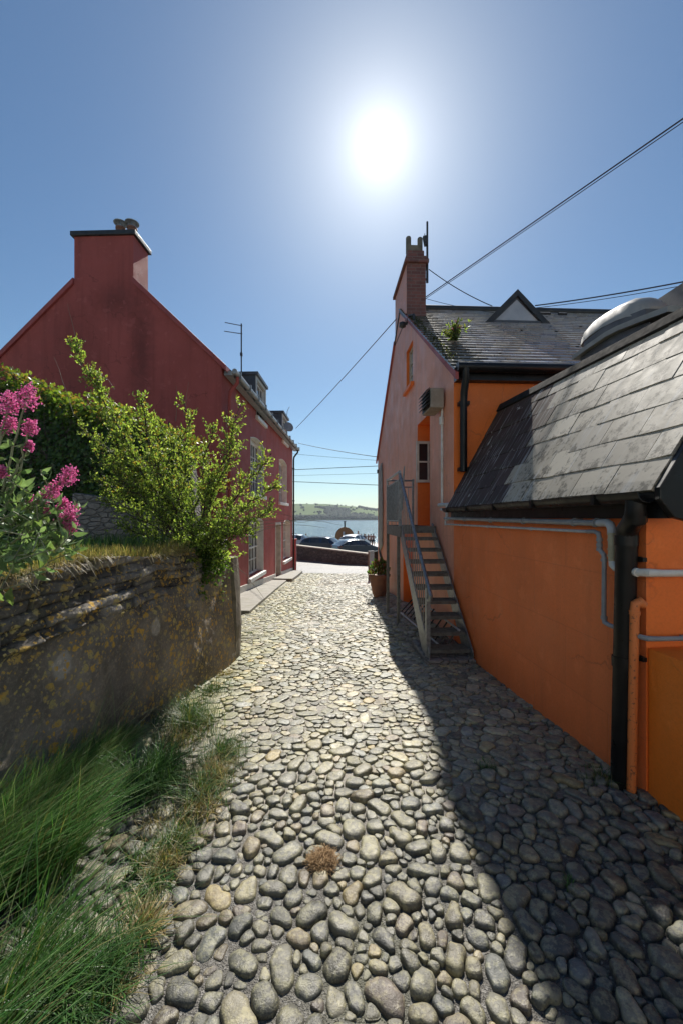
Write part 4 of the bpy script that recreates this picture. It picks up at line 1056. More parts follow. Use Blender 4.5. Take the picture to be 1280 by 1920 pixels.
ledge = np.exp(-((Zg+.70+.03*fbm(p*2, 2, 40))/.018)**2)*.035*sstep(2.9,2.5,Yg); Oo = Oo+ledge
Xw = -2.12+.136*Yg+Oo*.991; Yw = Yg-.135*Oo
V = np.stack([Xw, Yw, Zg], -1).reshape(-1, 3)
i = np.arange(ny*nz).reshape(nz, ny); F = np.stack([i[:-1,:-1], i[:-1,1:], i[1:,1:], i[1:,:-1]], -1).reshape(-1, 4)
# top and back
back = np.array([tuple(GF(y,-.45,z)) for y, z in zip(yy, topz)]); bot = np.array([tuple(GF(y,-.45,z)) for y, z in zip(yy, botz)])
k = len(V); V = np.concatenate([V, back, bot]); ib = k+np.arange(ny); ic = k+ny+np.arange(ny)
F = np.concatenate([F, np.stack([i[-1,:-1], i[-1,1:], ib[1:], ib[:-1]], -1), np.stack([ib[:-1], ib[1:], ic[1:], ic[:-1]], -1)])
F = np.concatenate([F, np.array([[i[a,-1], i[a+1,-1], ib[-1], ic[-1]] for a in (0, nz-2)])])
cb = np.array((.29,.25,.195))[None,None]*(1-upper[...,None])+np.array((.24,.22,.19))*upper[...,None]*(1+.6*course[...,None])
cb = cb*(1+upper*(.9*(rid-.5)-.35*joint))[...,None]; cb = cb*(1+.5*fbm(p*3.1, 4, 38)[...,None]); cb = cb*(1-hole[...,None])+np.array((.26,.25,.235))*hole[...,None]
cb = cb*(1-spot[...,None])+np.array((.52,.47,.39))*spot[...,None]
cb = cb*(1-.45*sstep(-1.25,-1.75,Zg)[...,None]*0)
C = np.concatenate([cb.reshape(-1,3), np.tile((.1,.095,.085), (2*ny,1))])
o = np_mesh('face', V-np.array(tuple(gw.location)), F, M_gwall, None, C, True); o.parent = gw
b = MB()
zz = gzf(-1.45,5.15)
ring = []
for h in np.linspace(0, 1, 9):
    z = zz-.1+(-.50-zz+.1)*h; w = .135-.012*h; j = lambda: random.uniform(-.007,.007)
    c = GF(5.16, -.055+.02*math.sin(h*4), z)
    ring.append([c+Vector((sx*w+j(), sy*w+j(), 0)) for sx, sy in ((-1,-1),(0,-1.05),(1,-1),(1.05,0),(1,1),(0,1.05),(-1,1),(-1.05,0))])
vs = [v for r in ring for v in r]; n = 8
b.add(vs, [(a*n+q, a*n+(q+1)%n, (a+1)*n+(q+1)%n, (a+1)*n+q) for a in range(8) for q in range(n)]+[tuple(8*n+q for q in range(n))])
b.build('end_pier', M_pier, gw)
# garden soil behind the wall
xs = np.linspace(-9, 0, 40); ys = np.linspace(-2, 9.2, 60)
X, Y = np.meshgrid(np.linspace(0,1,40), ys); Xr = -2.12+.136*Y-.35; Xr = np.where(Y > 5.0, -1.79-.2*(Y-5), Xr); X = Xr-(1-X)*7
Z = -.36+.10*fbm(np.stack([X*1.5,Y*1.5,0*X],-1),3,50)+.03*(Y-3)*0-.0*X
V = np.stack([X,Y,Z],-1).reshape(-1,3); i = np.arange(40*60).reshape(60,40); F = np.stack([i[:-1,:-1], i[:-1,1:], i[1:,1:], i[1:,:-1]], -1).reshape(-1,4)
o = np_mesh('garden_ground', V, F, M_soil, None, None, True); tag(o, 'raised garden soil behind the wall', 'garden ground', kind='structure')
# retaining return wall that closes the garden toward the red house
rt = MB(); rt.box8([(-9,5.1,-2.6),(-1.72,5.1,-2.6),(-2.45,8.6,-2.8),(-9,8.6,-2.8),(-9,5.1,-.40),(-1.72,5.1,-.48),(-2.45,8.6,-.45),(-9,8.6,-.45)])
o = rt.build('retaining_wall', M_greystone); tag(o, 'rough stone retaining wall turning behind the end pier', 'wall')
b = MB(); b.prism([(-3.72,-.6),(-3.72,.36),(-3.3,.30),(-3.0,.16),(-2.5,.0),(-2.3,-.6)], lambda x,z: Vector((x,5.5,z)), lambda x,z: Vector((x,5.85,z)))
o = b.build('garden_gable', M_greystone, bevel=.03); tag(o, 'grey rubble wall with a sloping top in the garden', 'wall')
b = MB(); b.prism([(-9,-.6),(-9,2.0),(-5.2,1.95),(-3.6,1.45),(-2.4,1.15),(-2.2,-.6)], lambda x,z: Vector((x,6.2,z)), lambda x,z: Vector((x,6.5,z)))
o = b.build('ivy_wall', M_greystone); tag(o, 'tall garden wall almost hidden under ivy', 'wall')
# ------------------------------------------------------------------ plants
def leaf_arrays(P0, D, S, W, C, fold=.25, droop=.15, N=None):
    """Pointed leaves: base P0 (n,3), direction D, length S, half width W, colour C."""
    n = len(P0); D = D/np.linalg.norm(D, axis=1, keepdims=True)
    N = rng.standard_normal((n,3)) if N is None else N
    X = np.cross(D, N); X /= np.linalg.norm(X, axis=1, keepdims=True)+1e-9; Z = np.cross(X, D)
    S = np.broadcast_to(S, n)[:,None]; W = np.broadcast_to(W, n)[:,None]
    a = P0; m1 = P0+D*S*.38; m2 = P0+D*S*.72-Z*S*droop*.4; t = P0+D*S-Z*S*droop
    l1 = m1+X*W+Z*W*fold; r1 = m1-X*W+Z*W*fold; l2 = m2+X*W*.72+Z*W*fold*.7; r2 = m2-X*W*.72+Z*W*fold*.7
    V = np.stack([a, l1, m1, r1, l2, m2, r2, t], 1).reshape(-1,3)
    k = np.arange(n)[:,None]*8
    F4 = np.concatenate([k+np.array([[1,2,5,4]]), k+np.array([[2,3,6,5]])]); F3 = np.concatenate([k+np.array([[0,2,1]]), k+np.array([[0,3,2]]), k+np.array([[4,5,7]]), k+np.array([[5,6,7]])])
    return V, [F4, F3], np.repeat(C, 8, 0)
def merge(parts):
    Vs=[]; F4=[]; F3=[]; Cs=[]; b = 0
    for V, F, C in parts:
        Vs.append(V); Cs.append(C)
        for f in F: (F4 if f.shape[1]==4 else F3).append(f+b)
        b += len(V)
    F = []
    if F4: F.append(np.concatenate(F4))
    if F3: F.append(np.concatenate(F3))
    return np.concatenate(Vs), F, np.concatenate(Cs)
def put(name, parts, mat, parent=None):
    V, F, C = merge(parts)
    if parent is not None: V = V-np.array(tuple(wloc(parent)))
    o = np_mesh(name, V, F, mat, None, C)
    if parent is not None: o.parent = parent
    return o
def curve(a, c, bow, n=9, jit=.0):
    a, c = np.array(a, float), np.array(c, float); t = np.linspace(0,1,n)[:,None]; m = (a+c)/2+np.array(bow)
    q = (1-t)**2*a+2*t*(1-t)*m+t*t*c
    q[1:-1] += rng.normal(0, jit, (n-2,3)); return q
def greens(n, cols, var=.25):
    c = np.array(cols)[rng.integers(0,len(cols),n)]; return c*rng.uniform(1-var,1+var,(n,1))

# shrub at the end of the garden wall
sh = thing('shrub', (-1.75,4.7,-.4), 'sprawling bright green small-leaved shrub over the end of the garden wall', 'shrub')
B0 = np.array((-1.72,4.55,-.5))
LIMB = [((140,640),4.7,.012),((172,690),4.8,.01),((215,770),4.9,.012),((255,735),4.4,.011),((300,790),4.9,.011),((345,750),4.7,.012),((400,800),4.6,.012),((455,752),4.4,.012),((440,830),4.2,.011),((510,850),4.3,.011),((520,910),4.4,.01),((515,955),4.2,.010),((470,1000),4.2,.01),((185,860),4.6,.012),((235,905),4.5,.012),((290,860),4.3,.012),((335,900),4.2,.011),((395,900),4.2,.012),((430,960),4.1,.01),((360,985),4.1,.009),((280,950),4.4,.009),((150,800),5.0,.011),((395,1010),4.15,.008),((375,1020),4.3,.008),((445,985),4.3,.009),((410,1040),4.5,.008),((340,1010),4.4,.008),((415,990),4.0,.008),((350,1045),4.1,.008),((420,1050),4.3,.008),((320,820),5.1,.011),((200,940),4.7,.01),((170,900),4.9,.01),((220,985),4.6,.009),((260,1000),4.4,.008)]
bk = MB(); LP=[]; LD=[]; LS=[]
for (px,py), y, r in LIMB:
    tgt = np.array(tuple(P(px,py,y))); L = np.linalg.norm(tgt-B0)
    c = curve(B0+rng.normal(0,.06,3)*[1,1,.2], tgt, (0,0,-.10*L if py < 800 else .10*L), 12, .012*L)
    bk.tube([Vector(q) for q in c], list(np.linspace(r*1.15, .003, 12)), 6)
    nt = int(16+L*30)
    for _ in range(nt):
        f = rng.uniform(.28,1.0)**.85; i = min(int(f*11), 10); q = c[i]+(c[i+1]-c[i])*(f*11-i); d = (c[i+1]-c[i]); d /= np.linalg.norm(d)
        side = rng.standard_normal(3); side -= d*side.dot(d); side /= np.linalg.norm(side)
        tl = rng.uniform(.10,.34)*(1.15-.6*f)*(1 if f < .97 else .6); dirn = d*rng.uniform(.4,1.0)+side*.9+np.array((0,0,.30)); dirn /= np.linalg.norm(dirn)
        e = q+dirn*tl; tw = curve(q, e, rng.normal(0,.02,3), 4)
        bk.tube([Vector(v) for v in tw], [.004,.003,.002,.0015], 4, cap=False)
        nl = int(6+tl*56)
        g = rng.uniform(0.05,1.05,nl); LP.append(q+(e-q)*g[:,None]+rng.normal(0,.006,(nl,3)))
        LD.append(dirn*.55+rng.normal(0,.62,(nl,3))+np.array((0,0,.12))); LS.append(rng.uniform(.018,.037,nl)*(1.25 if (px < 260 and py < 780) else 1))
LP=np.concatenate(LP); LD=np.concatenate(LD); LS=np.concatenate(LS)
C = greens(len(LP), [(.19,.25,.06),(.24,.30,.08),(.12,.18,.045),(.27,.31,.10),(.15,.21,.055)])
tip = (LP[:,2] > .3)&(rng.random(len(LP)) < .12); C[tip] = np.array((.22,.16,.04))
put('foliage', [leaf_arrays(LP, LD, LS, LS*.27, C)], M_leaf, sh)
bk.build('branches', M_bark, sh)
# dry bramble canes arching from the shrub over the lane
br = thing('bramble', tuple(P(430,1000,4.4)), 'thin dry bramble canes arching out of the shrub over the lane', 'bramble')
for (a, b_, bow) in (((430,985,4.4),(640,985,4.6),.14),((430,1000,4.4),(612,990,4.9),.12),((420,960,4.3),(560,972,4.5),.10),((440,1010,4.3),(585,965,5.0),-.02),((430,1050,4.6),(505,1135,5.6),.10),((450,990,4.3),(600,978,4.4),.05)):
    bc = MB(); c = curve(tuple(P(*a)), tuple(P(*b_)), (0,0,bow), 12, .006); bc.tube([Vector(q) for q in c], list(np.linspace(.0035,.0015,12)), 5); bc.build('cane', M_pier, br)
for (a, b_) in (((140,780,5.2),(102,670,5.3)),((145,650,4.9),(127,570,4.9)),((215,730,5.2),(200,705,5.2)),((330,790,5.2),(331,722,5.2)),((345,780,5.2),(354,716,5.2))):
    bc = MB(); c = curve(tuple(P(*a)), tuple(P(*b_)), (.01,0,.0), 6, .004); bc.tube([Vector(q) for q in c], list(np.linspace(.004,.0015,6)), 5); bc.build('cane', M_pier, br)

# ivy on the tall garden wall
iv = thing('ivy', (-4.5,6.1,-.4), 'dense dark ivy with paler leaves along the top covering the tall garden wall', 'ivy')
n = 15000
x = rng.uniform(-8.5,-2.25,n); t = rng.random(n)
top = np.interp(x, [-9,-5.6,-4.6,-3.6,-2.4,-2.2], [2.2,2.18,1.95,1.60,1.25,1.1])+.10*fbm(np.stack([x*3,0*x,0*x],-1),3,61)
z = -.4+(top+.4)*t; bulge = .16+.12*fbm(np.stack([x*2.2,z*2.2,0*x],-1),3,60)
y = 6.2-bulge-rng.uniform(0,.10,n)
keep = np.ones(n, bool)
Pp = np.stack([x,y,z],-1)[keep]; n = len(Pp)
D = np.stack([rng.normal(0,.6,n), rng.normal(-.35,.4,n), rng.normal(-.6,.4,n)],-1)
Cc = greens(n, [(.055,.11,.025),(.075,.14,.03),(.04,.085,.02),(.085,.15,.035)])
S = rng.uniform(.05,.085,n)
Nn = np.stack([rng.normal(0,.4,n), np.full(n,-1.0), rng.normal(.5,.3,n)],-1)
parts = [leaf_arrays(Pp, D, S, S*.42, Cc, .15, .1, Nn)]
m = 6500; x = rng.uniform(-8.5,-2.2,m); top = np.interp(x, [-9,-5.6,-4.6,-3.6,-2.4,-2.2], [2.2,2.18,1.95,1.60,1.25,1.1])+.10*fbm(np.stack([x*3,0*x,0*x],-1),3,61)
clump = fbm(np.stack([x*7,0*x,0*x],-1),2,63)
Pp = np.stack([x, rng.uniform(5.82,6.6,m), top+rng.uniform(-.22,.16,m)+.10*clump],-1)
Cc = greens(m, [(.13,.20,.035),(.17,.22,.04),(.10,.16,.03),(.24,.17,.05)])  # leaves along the top are paler and yellower
S = rng.uniform(.04,.08,m); parts.append(leaf_arrays(Pp, np.stack([rng.normal(0,.7,m),rng.normal(-.2,.6,m),rng.normal(.4,.6,m)],-1), S, S*.36, Cc))
put('leaves', parts, M_ivy, iv)
b = MB()
for _ in range(60):
    x = random.uniform(-7,-2.6); c = curve((x,6.08,-.3),(x+random.uniform(-.8,.8),6.0,random.uniform(.6,1.6)),(random.uniform(-.3,.3),-.05,0),8,.03); b.tube([Vector(q) for q in c], .008, 5)
b.build('stems', M_bark, iv)
# small trailing ivy at the end of the wall
def trail(name, label, spots, cols, mat):
    parts = []; 
    for (px,py,yd,n,sx,sz) in spots:
        c = np.array(tuple(P(px,py,yd))); Pp = c+rng.normal(0,1,(n,3))*[sx,.03,sz]; S = rng.uniform(.022,.042,n)
        parts.append(leaf_arrays(Pp, np.stack([rng.normal(.2,.6,n),rng.normal(-.3,.4,n),rng.normal(-.5,.4,n)],-1), S, S*.4, greens(n, cols), .1, .1))
    o = put(name, parts, mat); tag(o, label, 'climber'); return o
trail('climber', 'green climber trailing down the end of the garden wall', [(385,1040,4.35,700,.10,.06),(375,1075,4.32,350,.07,.06),(368,1110,4.25,200,.045,.07),(362,1140,4.2,70,.02,.05),(405,1060,4.5,350,.07,.06),(345,1030,4.2,300,.09,.04)], [(.06,.11,.025),(.08,.14,.03),(.05,.09,.02)], M_leaf)
trail('variegated_ivy', 'pale edged ivy clump clinging beside the end pier', [(409,1112,4.72,240,.035,.065),(402,1140,4.7,40,.02,.06)], [(.30,.34,.20),(.12,.18,.06),(.38,.40,.26)], M_ivy)

# red valerian hanging over the wall
def valerian(name, label, base, stems, leafy, seed):
    stems = [(a,b__,c,d*.72,e) for a,b__,c,d,e in stems]
    root = thing(name, base, label, 'flowering plant', 'valerian plants on the garden wall')
    b = MB(); LPs=[]; LDs=[]; LSs=[]; fl=[]
    for (px,py,y,size,stalk) in stems:
        hd = np.array(tuple(P(px,py,y))); st = np.array(base)+rng.normal(0,.05,3)*[1,1,.3]
        if stalk is not None: st = np.array(tuple(P(*stalk)))
        c = curve(st, hd, (rng.normal(0,.02),0,.03), 10, .004); b.tube([Vector(q) for q in c], list(np.linspace(.0065,.004,10)), 7)
        for i in range(1,8):
            if rng.random() < .75:
                for sgn in (-1,1):
                    d = c[i+1]-c[i]; d /= np.linalg.norm(d); sd = np.cross(d, rng.standard_normal(3)); sd /= np.linalg.norm(sd)
                    LPs.append(c[i]); LDs.append(d*.5+sd*sgn); LSs.append(rng.uniform(.05,.09)*(1.1-i*.07))
        # panicle: domed sub-clusters of tiny florets
        up = c[-1]-c[-3]; up /= np.linalg.norm(up); up = up*.5+np.array((0,0,.6)); up /= np.linalg.norm(up)
        nsub = int(9+size*70)
        for s in range(nsub):
            f = s/nsub; ang = s*2.4; rr = size*.40*math.sqrt(1-f*.92)*rng.uniform(.75,1.1); side = np.cross(up,(.3,1,.2)); side /= np.linalg.norm(side); s2 = np.cross(up, side)
            q = hd+up*(f-.45)*size*1.0+(side*math.cos(ang)+s2*math.sin(ang))*rr
            b.tube([Vector(hd+up*(f-.62)*size*.9), Vector(q)], .0018, 4, cap=False)
            m = int(17+size*36); fl.append(q+rng.normal(0,1,(m,3))*size*.115+up*rng.uniform(0,.015,(m,1)))
    FP = np.concatenate(fl); nF = len(FP); V=[]; F=[]; 
    S = rng.uniform(.0035,.0062,nF)[:,None]; N = rng.standard_normal((nF,3)); N[:,2] = abs(N[:,2])*.7; N[:,1] -= .6; N /= np.linalg.norm(N,axis=1,keepdims=True)
    X = np.cross(N, rng.standard_normal((nF,3))); X /= np.linalg.norm(X,axis=1,keepdims=True); Y = np.cross(N,X)
    vs = [FP-N*S*1.0]+[FP+(X*math.cos(a)+Y*math.sin(a))*S*(1.0 if k%2==0 else .55)+N*S*.3 for k,a in enumerate(np.arange(10)*math.pi/5)]
    V = np.stack(vs,1).reshape(-1,3); k = np.arange(nF)[:,None]*11
    F = np.concatenate([k+np.array([[0,1+j,1+(j+1)%10]]) for j in range(10)])
    C = np.repeat(greens(nF, [(.74,.22,.48),(.80,.30,.56),(.64,.16,.38),(.84,.40,.62),(.70,.22,.38)], .18), 11, 0)
    put('flower_heads', [(V,[F],C)], M_petal, root)
    for (px,py,y,n,sx,sz,sl) in leafy:
        c = np.array(tuple(P(px,py,y)))
        for _ in range(n):
            q = c+rng.normal(0,1,3)*[sx,.09,sz]; d0 = rng.standard_normal(3)*[1,.6,.6]+np.array((.35,-.2,.35)); d0 /= np.linalg.norm(d0)
            for w in range(3):
                for sgn in (-1,1):
                    sd = np.cross(d0, rng.standard_normal(3)); sd /= np.linalg.norm(sd); LPs.append(q+d0*w*.03); LDs.append(d0*.5+sd*sgn*.9); LSs.append(rng.uniform(.045,.085)*sl)
            b.tube([Vector(q-d0*.08), Vector(q+d0*.08)], .0028, 5)
    LPa=np.array(LPs); LDa=np.array(LDs); LSa=np.array(LSs)
    put('leaves', [leaf_arrays(LPa, LDa, LSa, LSa*.20, greens(len(LPa), [(.18,.27,.13),(.22,.31,.15),(.14,.22,.10),(.24,.33,.12)]), .2, .3)], M_valleaf, root)
    b.build('stems', M_valstem, root)
M_valstem = simple('valerian_stems', (.24,.26,.16), (.18,.19,.11), 20, .6)
valerian('valerian', 'tall pink valerian with upright flower heads at the left edge over the garden wall', (-1.88,2.05,-.42),
    [(18,760,1.95,.13,(-40,1000,2.0)),(52,748,1.95,.14,(-8,960,2.0)),(18,800,1.98,.10,(-30,930,2.0)),(58,805,2.0,.095,(10,930,2.0)),(55,838,2.02,.06,(8,960,2.0)),(4,888,1.9,.06,(-40,1000,1.95))],
    [(10,905,2.0,5,.06,.04,.9),(0,940,1.95,4,.06,.05,1),(20,985,1.95,7,.09,.05,1),(45,1025,1.95,7,.09,.05,1.1),(10,1060,1.85,5,.06,.05,1.5),(90,1010,2.0,5,.06,.04,.9),(60,960,2.0,5,.09,.04,.9)], 1)
valerian('valerian', 'low pink valerian whose two large flower heads lean right above the dry grass', (-1.80,2.25,-.38),
    [(128,895,2.1,.125,(10,1000,2.1)),(98,925,2.1,.125,(0,1005,2.1)),(82,940,2.12,.07,(20,985,2.1)),(128,968,2.1,.13,(20,1020,2.1)),(118,948,2.12,.07,(40,1000,2.1)),(132,990,2.1,.10,(40,1015,2.1)),(54,938,2.1,.045,(0,985,2.1)),(88,958,2.15,.05,(20,1000,2.1))],
    [(95,960,2.15,5,.07,.04,.9),(60,990,2.1,7,.08,.05,.95),(100,1035,2.1,4,.06,.03,.9),(30,1050,2.05,6,.08,.05,1.2)], 2)
# one stray pink head out of the shrub
b_ = rng.normal(0,1,(160,3))*[.03,.03,.018]+np.array(tuple(P(447,1010,4.1)))
S = rng.uniform(.006,.011,160); o = put('blossom', [leaf_arrays(b_, rng.standard_normal((160,3)), S, S*.5, greens(160,[(.55,.09,.28),(.6,.16,.36)]))], M_petal); tag(o, 'single pink blossom head poking from the shrub above the end pier', 'flower')

# ------------------------------------------------------------------ grass
def blades(base, length, lean, cols, width=.0035, seg=5, var=.3, spread=(.05,.5)):
    n = len(base); L = np.broadcast_to(length, n)*rng.uniform(.35,1.25,n); az = rng.uniform(0,2*math.pi,n)
    d = np.stack([np.cos(az),np.sin(az),0*az],-1)*rng.uniform(*spread,(n,1))+np.asarray(lean)*rng.uniform(.5,1.4,(n,1))
    V=[]; sd = np.cross(d+1e-3,(0,0,1.0)); sd /= np.linalg.norm(sd,axis=1,keepdims=True)
    tw = rng.uniform(-.6,.6,(n,1)); sd = sd+d*tw; sd /= np.linalg.norm(sd,axis=1,keepdims=True)
    W = width*rng.uniform(.6,1.3,n)
    for s in range(seg+1):
        t = s/seg; c = base+np.array((0,0,1.0))*(L*t*(1-.30*t*np.linalg.norm(d,axis=1)))[:,None]+d*(L*t**1.9)[:,None]
        w = (W*(1-t)**.6+.0003)[:,None]; V += [c-sd*w, c+sd*w]
    V = np.stack(V,1).reshape(-1,3); k = np.arange(n)[:,None]*(2*(seg+1))
    F = np.concatenate([k+np.array([[2*s,2*s+1,2*s+3,2*s+2]]) for s in range(seg)])
    C = np.repeat(greens(n, cols, var), 2*(seg+1), 0); g = np.tile(np.repeat(np.linspace(.85,1.1,seg+1),2), n)[:,None]
    return V, [F], C*g
GREEN = [(.045,.12,.03),(.06,.145,.035),(.035,.095,.03),(.085,.16,.045)]
DRY = [(.36,.27,.12),(.30,.22,.09),(.42,.33,.17),(.20,.19,.07)]
MIXG = GREEN+[(.14,.17,.05),(.22,.20,.08)]
parts = []
# long green sward along the wall foot
n = 23000; y = .2+2.6*rng.random(n)**1.5; wx = -2.12+.136*y+.14; reach = np.interp(y,[.2,1.3,1.9,2.5,2.95],[1.15,.85,.48,.22,.1])
x = wx+rng.random(n)**1.15*reach; keep = fbm(np.stack([x*4,y*4,0*x],-1),3,70)+.55-(x-wx)/reach*.75 > -.05+rng.uniform(-.2,.2,n)
base = np.stack([x,y,gz(x,y)-.01],-1)[keep]
parts.append(blades(base, np.interp(base[:,1],[.2,1.6,2.4,2.95],[.40,.40,.28,.18]), (.46,.26,0),  [(.065,.17,.045),(.09,.21,.055),(.05,.145,.04),(.11,.23,.06),(.075,.19,.045),(.22,.21,.09)]+[(.20,.28,.13)], .0028, 6, .6))
sel = rng.choice(len(base), 700, replace=False)
parts.append(blades(base[sel], .50, (.34,.22,0), [(.24,.30,.15),(.30,.34,.19),(.20,.27,.12)], .0017, 6, .3))
def tuft(px, py, n, rad, L, cols, lean=(.15,.0,0), w=.0025):
    gx, gy = G(px, py); r = rad*.75*np.abs(rng.standard_normal(n)); a = rng.uniform(0,2*math.pi,n); X = gx+r*np.cos(a); Y = gy+r*np.sin(a)*1.3
    parts.append(blades(np.stack([X,Y,gz(X,Y)],-1), L*1.05, lean, cols, w*.8, 4, .45, (.15,1.5)))
for t_ in ((355,1370,900,.17,.18,MIXG),(345,1345,500,.14,.13,GREEN),(330,1400,500,.14,.10,DRY),(395,1300,350,.16,.10,MIXG),(420,1270,200,.13,.06,DRY),(415,1430,800,.10,.14,MIXG),(395,1470,500,.10,.12,DRY),(375,1500,600,.11,.13,MIXG),(370,1530,350,.08,.10,DRY),(330,1600,500,.07,.10,MIXG),(305,1640,300,.06,.09,DRY),(290,1680,250,.05,.08,MIXG),(270,1760,300,.05,.09,DRY),(285,1560,120,.08,.08,DRY),(320,1480,300,.09,.10,MIXG),(262,1640,160,.06,.10,MIXG),(250,1720,60,.05,.08,DRY),(240,1800,80,.05,.10,GREEN),(300,1430,260,.10,.09,DRY),(215,1880,110,.06,.08,DRY),(200,1850,200,.08,.14,GREEN),(190,1900,130,.07,.10,MIXG),(120,1890,500,.12,.22,GREEN),(910,1446,110,.05,.05,GREEN),(1128,1472,120,.06,.08,MIXG),(1062,1668,50,.03,.04,GREEN),(300,1470,700,.12,.22,GREEN),(260,1500,500,.12,.26,GREEN),(310,1330,350,.12,.14,GREEN),(470,1190,120,.15,.03,GREEN),(545,1190,60,.06,.03,GREEN),(455,1180,150,.2,.03,DRY),(1100,1385,50,.05,.05,DRY)): tuft(*t_)
o = put('grass', parts, M_grass); tag(o, 'long green and dry grass at the foot of the garden wall', 'grass', kind='stuff')
# dry grass and turf on top of the wall
parts = []
n = 7000; y = rng.uniform(1.2,4.9,n); off = -.02-.40*rng.random(n)
top = np.interp(y, yy, topz); base = np.stack([-2.12+.136*y+off, y-.135*off, top-.01], -1)
parts.append(blades(base, .10, (.10,-.05,0), DRY+[(.16,.2,.06)], .0022, 4, .5))
n = 1700; y = rng.uniform(1.9,4.5,n); sel = fbm(np.stack([y*2.2,0*y,0*y],-1),3,77)+rng.normal(0,.12,n) > -.05; y = y[sel]; n = len(y); off = .0+.05*rng.random(n)
base = np.stack([-2.12+.136*y+off, y-.135*off, np.interp(y, yy, topz)-.005], -1); ln_ = np.stack([rng.uniform(.2,.9,n),rng.normal(-.2,.5,n),rng.uniform(-1.1,-.3,n)],-1); parts.append(blades(base, .13, ln_, DRY, .0018, 5, .5))
n = 9000; x = rng.uniform(-4.6,-1.75,n); y = rng.uniform(2.4,5.4,n); ok = x < -2.12+.136*y-.25; x, y = x[ok], y[ok]
base = np.stack([x,y,np.full(len(x),-.40)+.08*fbm(np.stack([x*1.5,y*1.5,0*x],-1),3,50)],-1); parts.append(blades(base, .20, (.08,0,0), GREEN+[(.10,.15,.04)], .003, 4))
o = put('wall_grass', parts, M_grass); tag(o, 'dry turf and grass along the top of the garden wall', 'grass', kind='stuff')
# straw nest on the lane
gx, gy = G(605,1622); n = 420
a = rng.uniform(0,2*math.pi,n); r = .065*np.sqrt(rng.random(n)); q = np.stack([gx+r*np.cos(a), gy+r*np.sin(a)*.9, gzf(gx,gy)+.02+.035*(1-(r/.065)**2)*rng.random(n)],-1)
b = MB()
for i in range(n):
    d = rng.normal(0,1,3)*[1,1,.25]; d /= np.linalg.norm(d); c = curve(q[i]-d*.03, q[i]+d*.035, rng.normal(0,.012,3), 4); b.tube([Vector(v) for v in c], .0010, 3, cap=False)
o = b.build('dry_grass_clump', simple('straw', (.42,.29,.15), (.28,.17,.08), 60, .8)); tag(o, 'small ball of dry straw lying on the cobbles', 'dry grass clump')

# weed growing from the roof verge
rw = thing('roof_plant', RF(6.95,.42,3.05), 'leggy flowering weed growing from the slates of the orange house', 'plant')
b = MB(); LPs=[]; LDs=[]; q0 = RF(6.95,.40,3.07)
fl = []
for _ in range(26):
    e = np.array(tuple(q0))+np.array((rng.normal(.02,.13), rng.normal(-.05,.08), rng.uniform(.14,.38))); c = curve(tuple(q0), e, (0,0,.05), 7, .01); b.tube([Vector(v) for v in c], [.005]*3+[.004]*4, 4)
    for i in range(1,6):
        for _ in range(5): LPs.append(c[i]+rng.normal(0,.012,3)); LDs.append(rng.normal(0,.7,3)+np.array((0,0,.5)))
    if rng.random() < .5: fl.append(e+rng.normal(0,.016,(14,3)))
LPs=np.array(LPs); LDs=np.array(LDs); S = rng.uniform(.035,.07,len(LPs)); b.build('stems', M_bark, rw)
put('leaves', [leaf_arrays(LPs, LDs, S, S*.22, greens(len(LPs), [(.10,.14,.04),(.13,.17,.06),(.16,.17,.05)]))], M_leaf, rw)
fl = np.concatenate(fl); S = rng.uniform(.012,.022,len(fl)); put('flowers', [leaf_arrays(fl, rng.standard_normal((len(fl),3)), S, S*.5, greens(len(fl), [(.30,.07,.10),(.20,.06,.07)]))], M_petal, rw)
parts = []
n = 260; s = rng.uniform(.1,1.0,n)*4.6; q = np.array([tuple(RS(v, rng.uniform(-.04,.16), .03)) for v in s]); S = rng.uniform(.02,.05,n)
o = put('verge_moss', [leaf_arrays(q, np.stack([rng.normal(0,.6,n),rng.normal(0,.4,n),rng.uniform(.2,1,n)],-1), S, S*.4, greens(n,[(.05,.055,.025),(.07,.07,.03)]))], M_leaf); tag(o, 'dark moss tufts along the gable verge of the slate roof', 'moss', kind='stuff')

# terracotta pot
px_, py_ = .985, 10.45; pz = gzf(px_,py_)
pt = thing('flower_pot', (px_,py_,pz), 'big ribbed terracotta pot with a leafy plant by the orange gable corner', 'plant pot')
b = MB(); b.lathe((px_,py_,pz), [(.15,0),(.19,.12),(.215,.26),(.22,.28),(.225,.29),(.24,.44),(.245,.45),(.25,.46),(.255,.52),(.285,.53),(.29,.585),(.265,.59),(.25,.56),(.02,.54)], 32); b.build('pot', M_terra, pt, smooth=True)
n = 420; a = rng.uniform(0,2*math.pi,n); r = rng.random(n)**.6*.27; h = rng.random(n); q = np.stack([px_+r*np.cos(a)*(1-.4*h), py_+r*np.sin(a)*(1-.4*h), pz+.56+h*.42*(1-r)],-1); S = rng.uniform(.06,.12,n)
put('plant', [leaf_arrays(q, np.stack([np.cos(a)*.6,np.sin(a)*.6,rng.uniform(.2,1.2,n)],-1), S, S*.22, greens(n,[(.07,.12,.03),(.10,.15,.04),(.20,.08,.06)]))], M_leaf, pt)
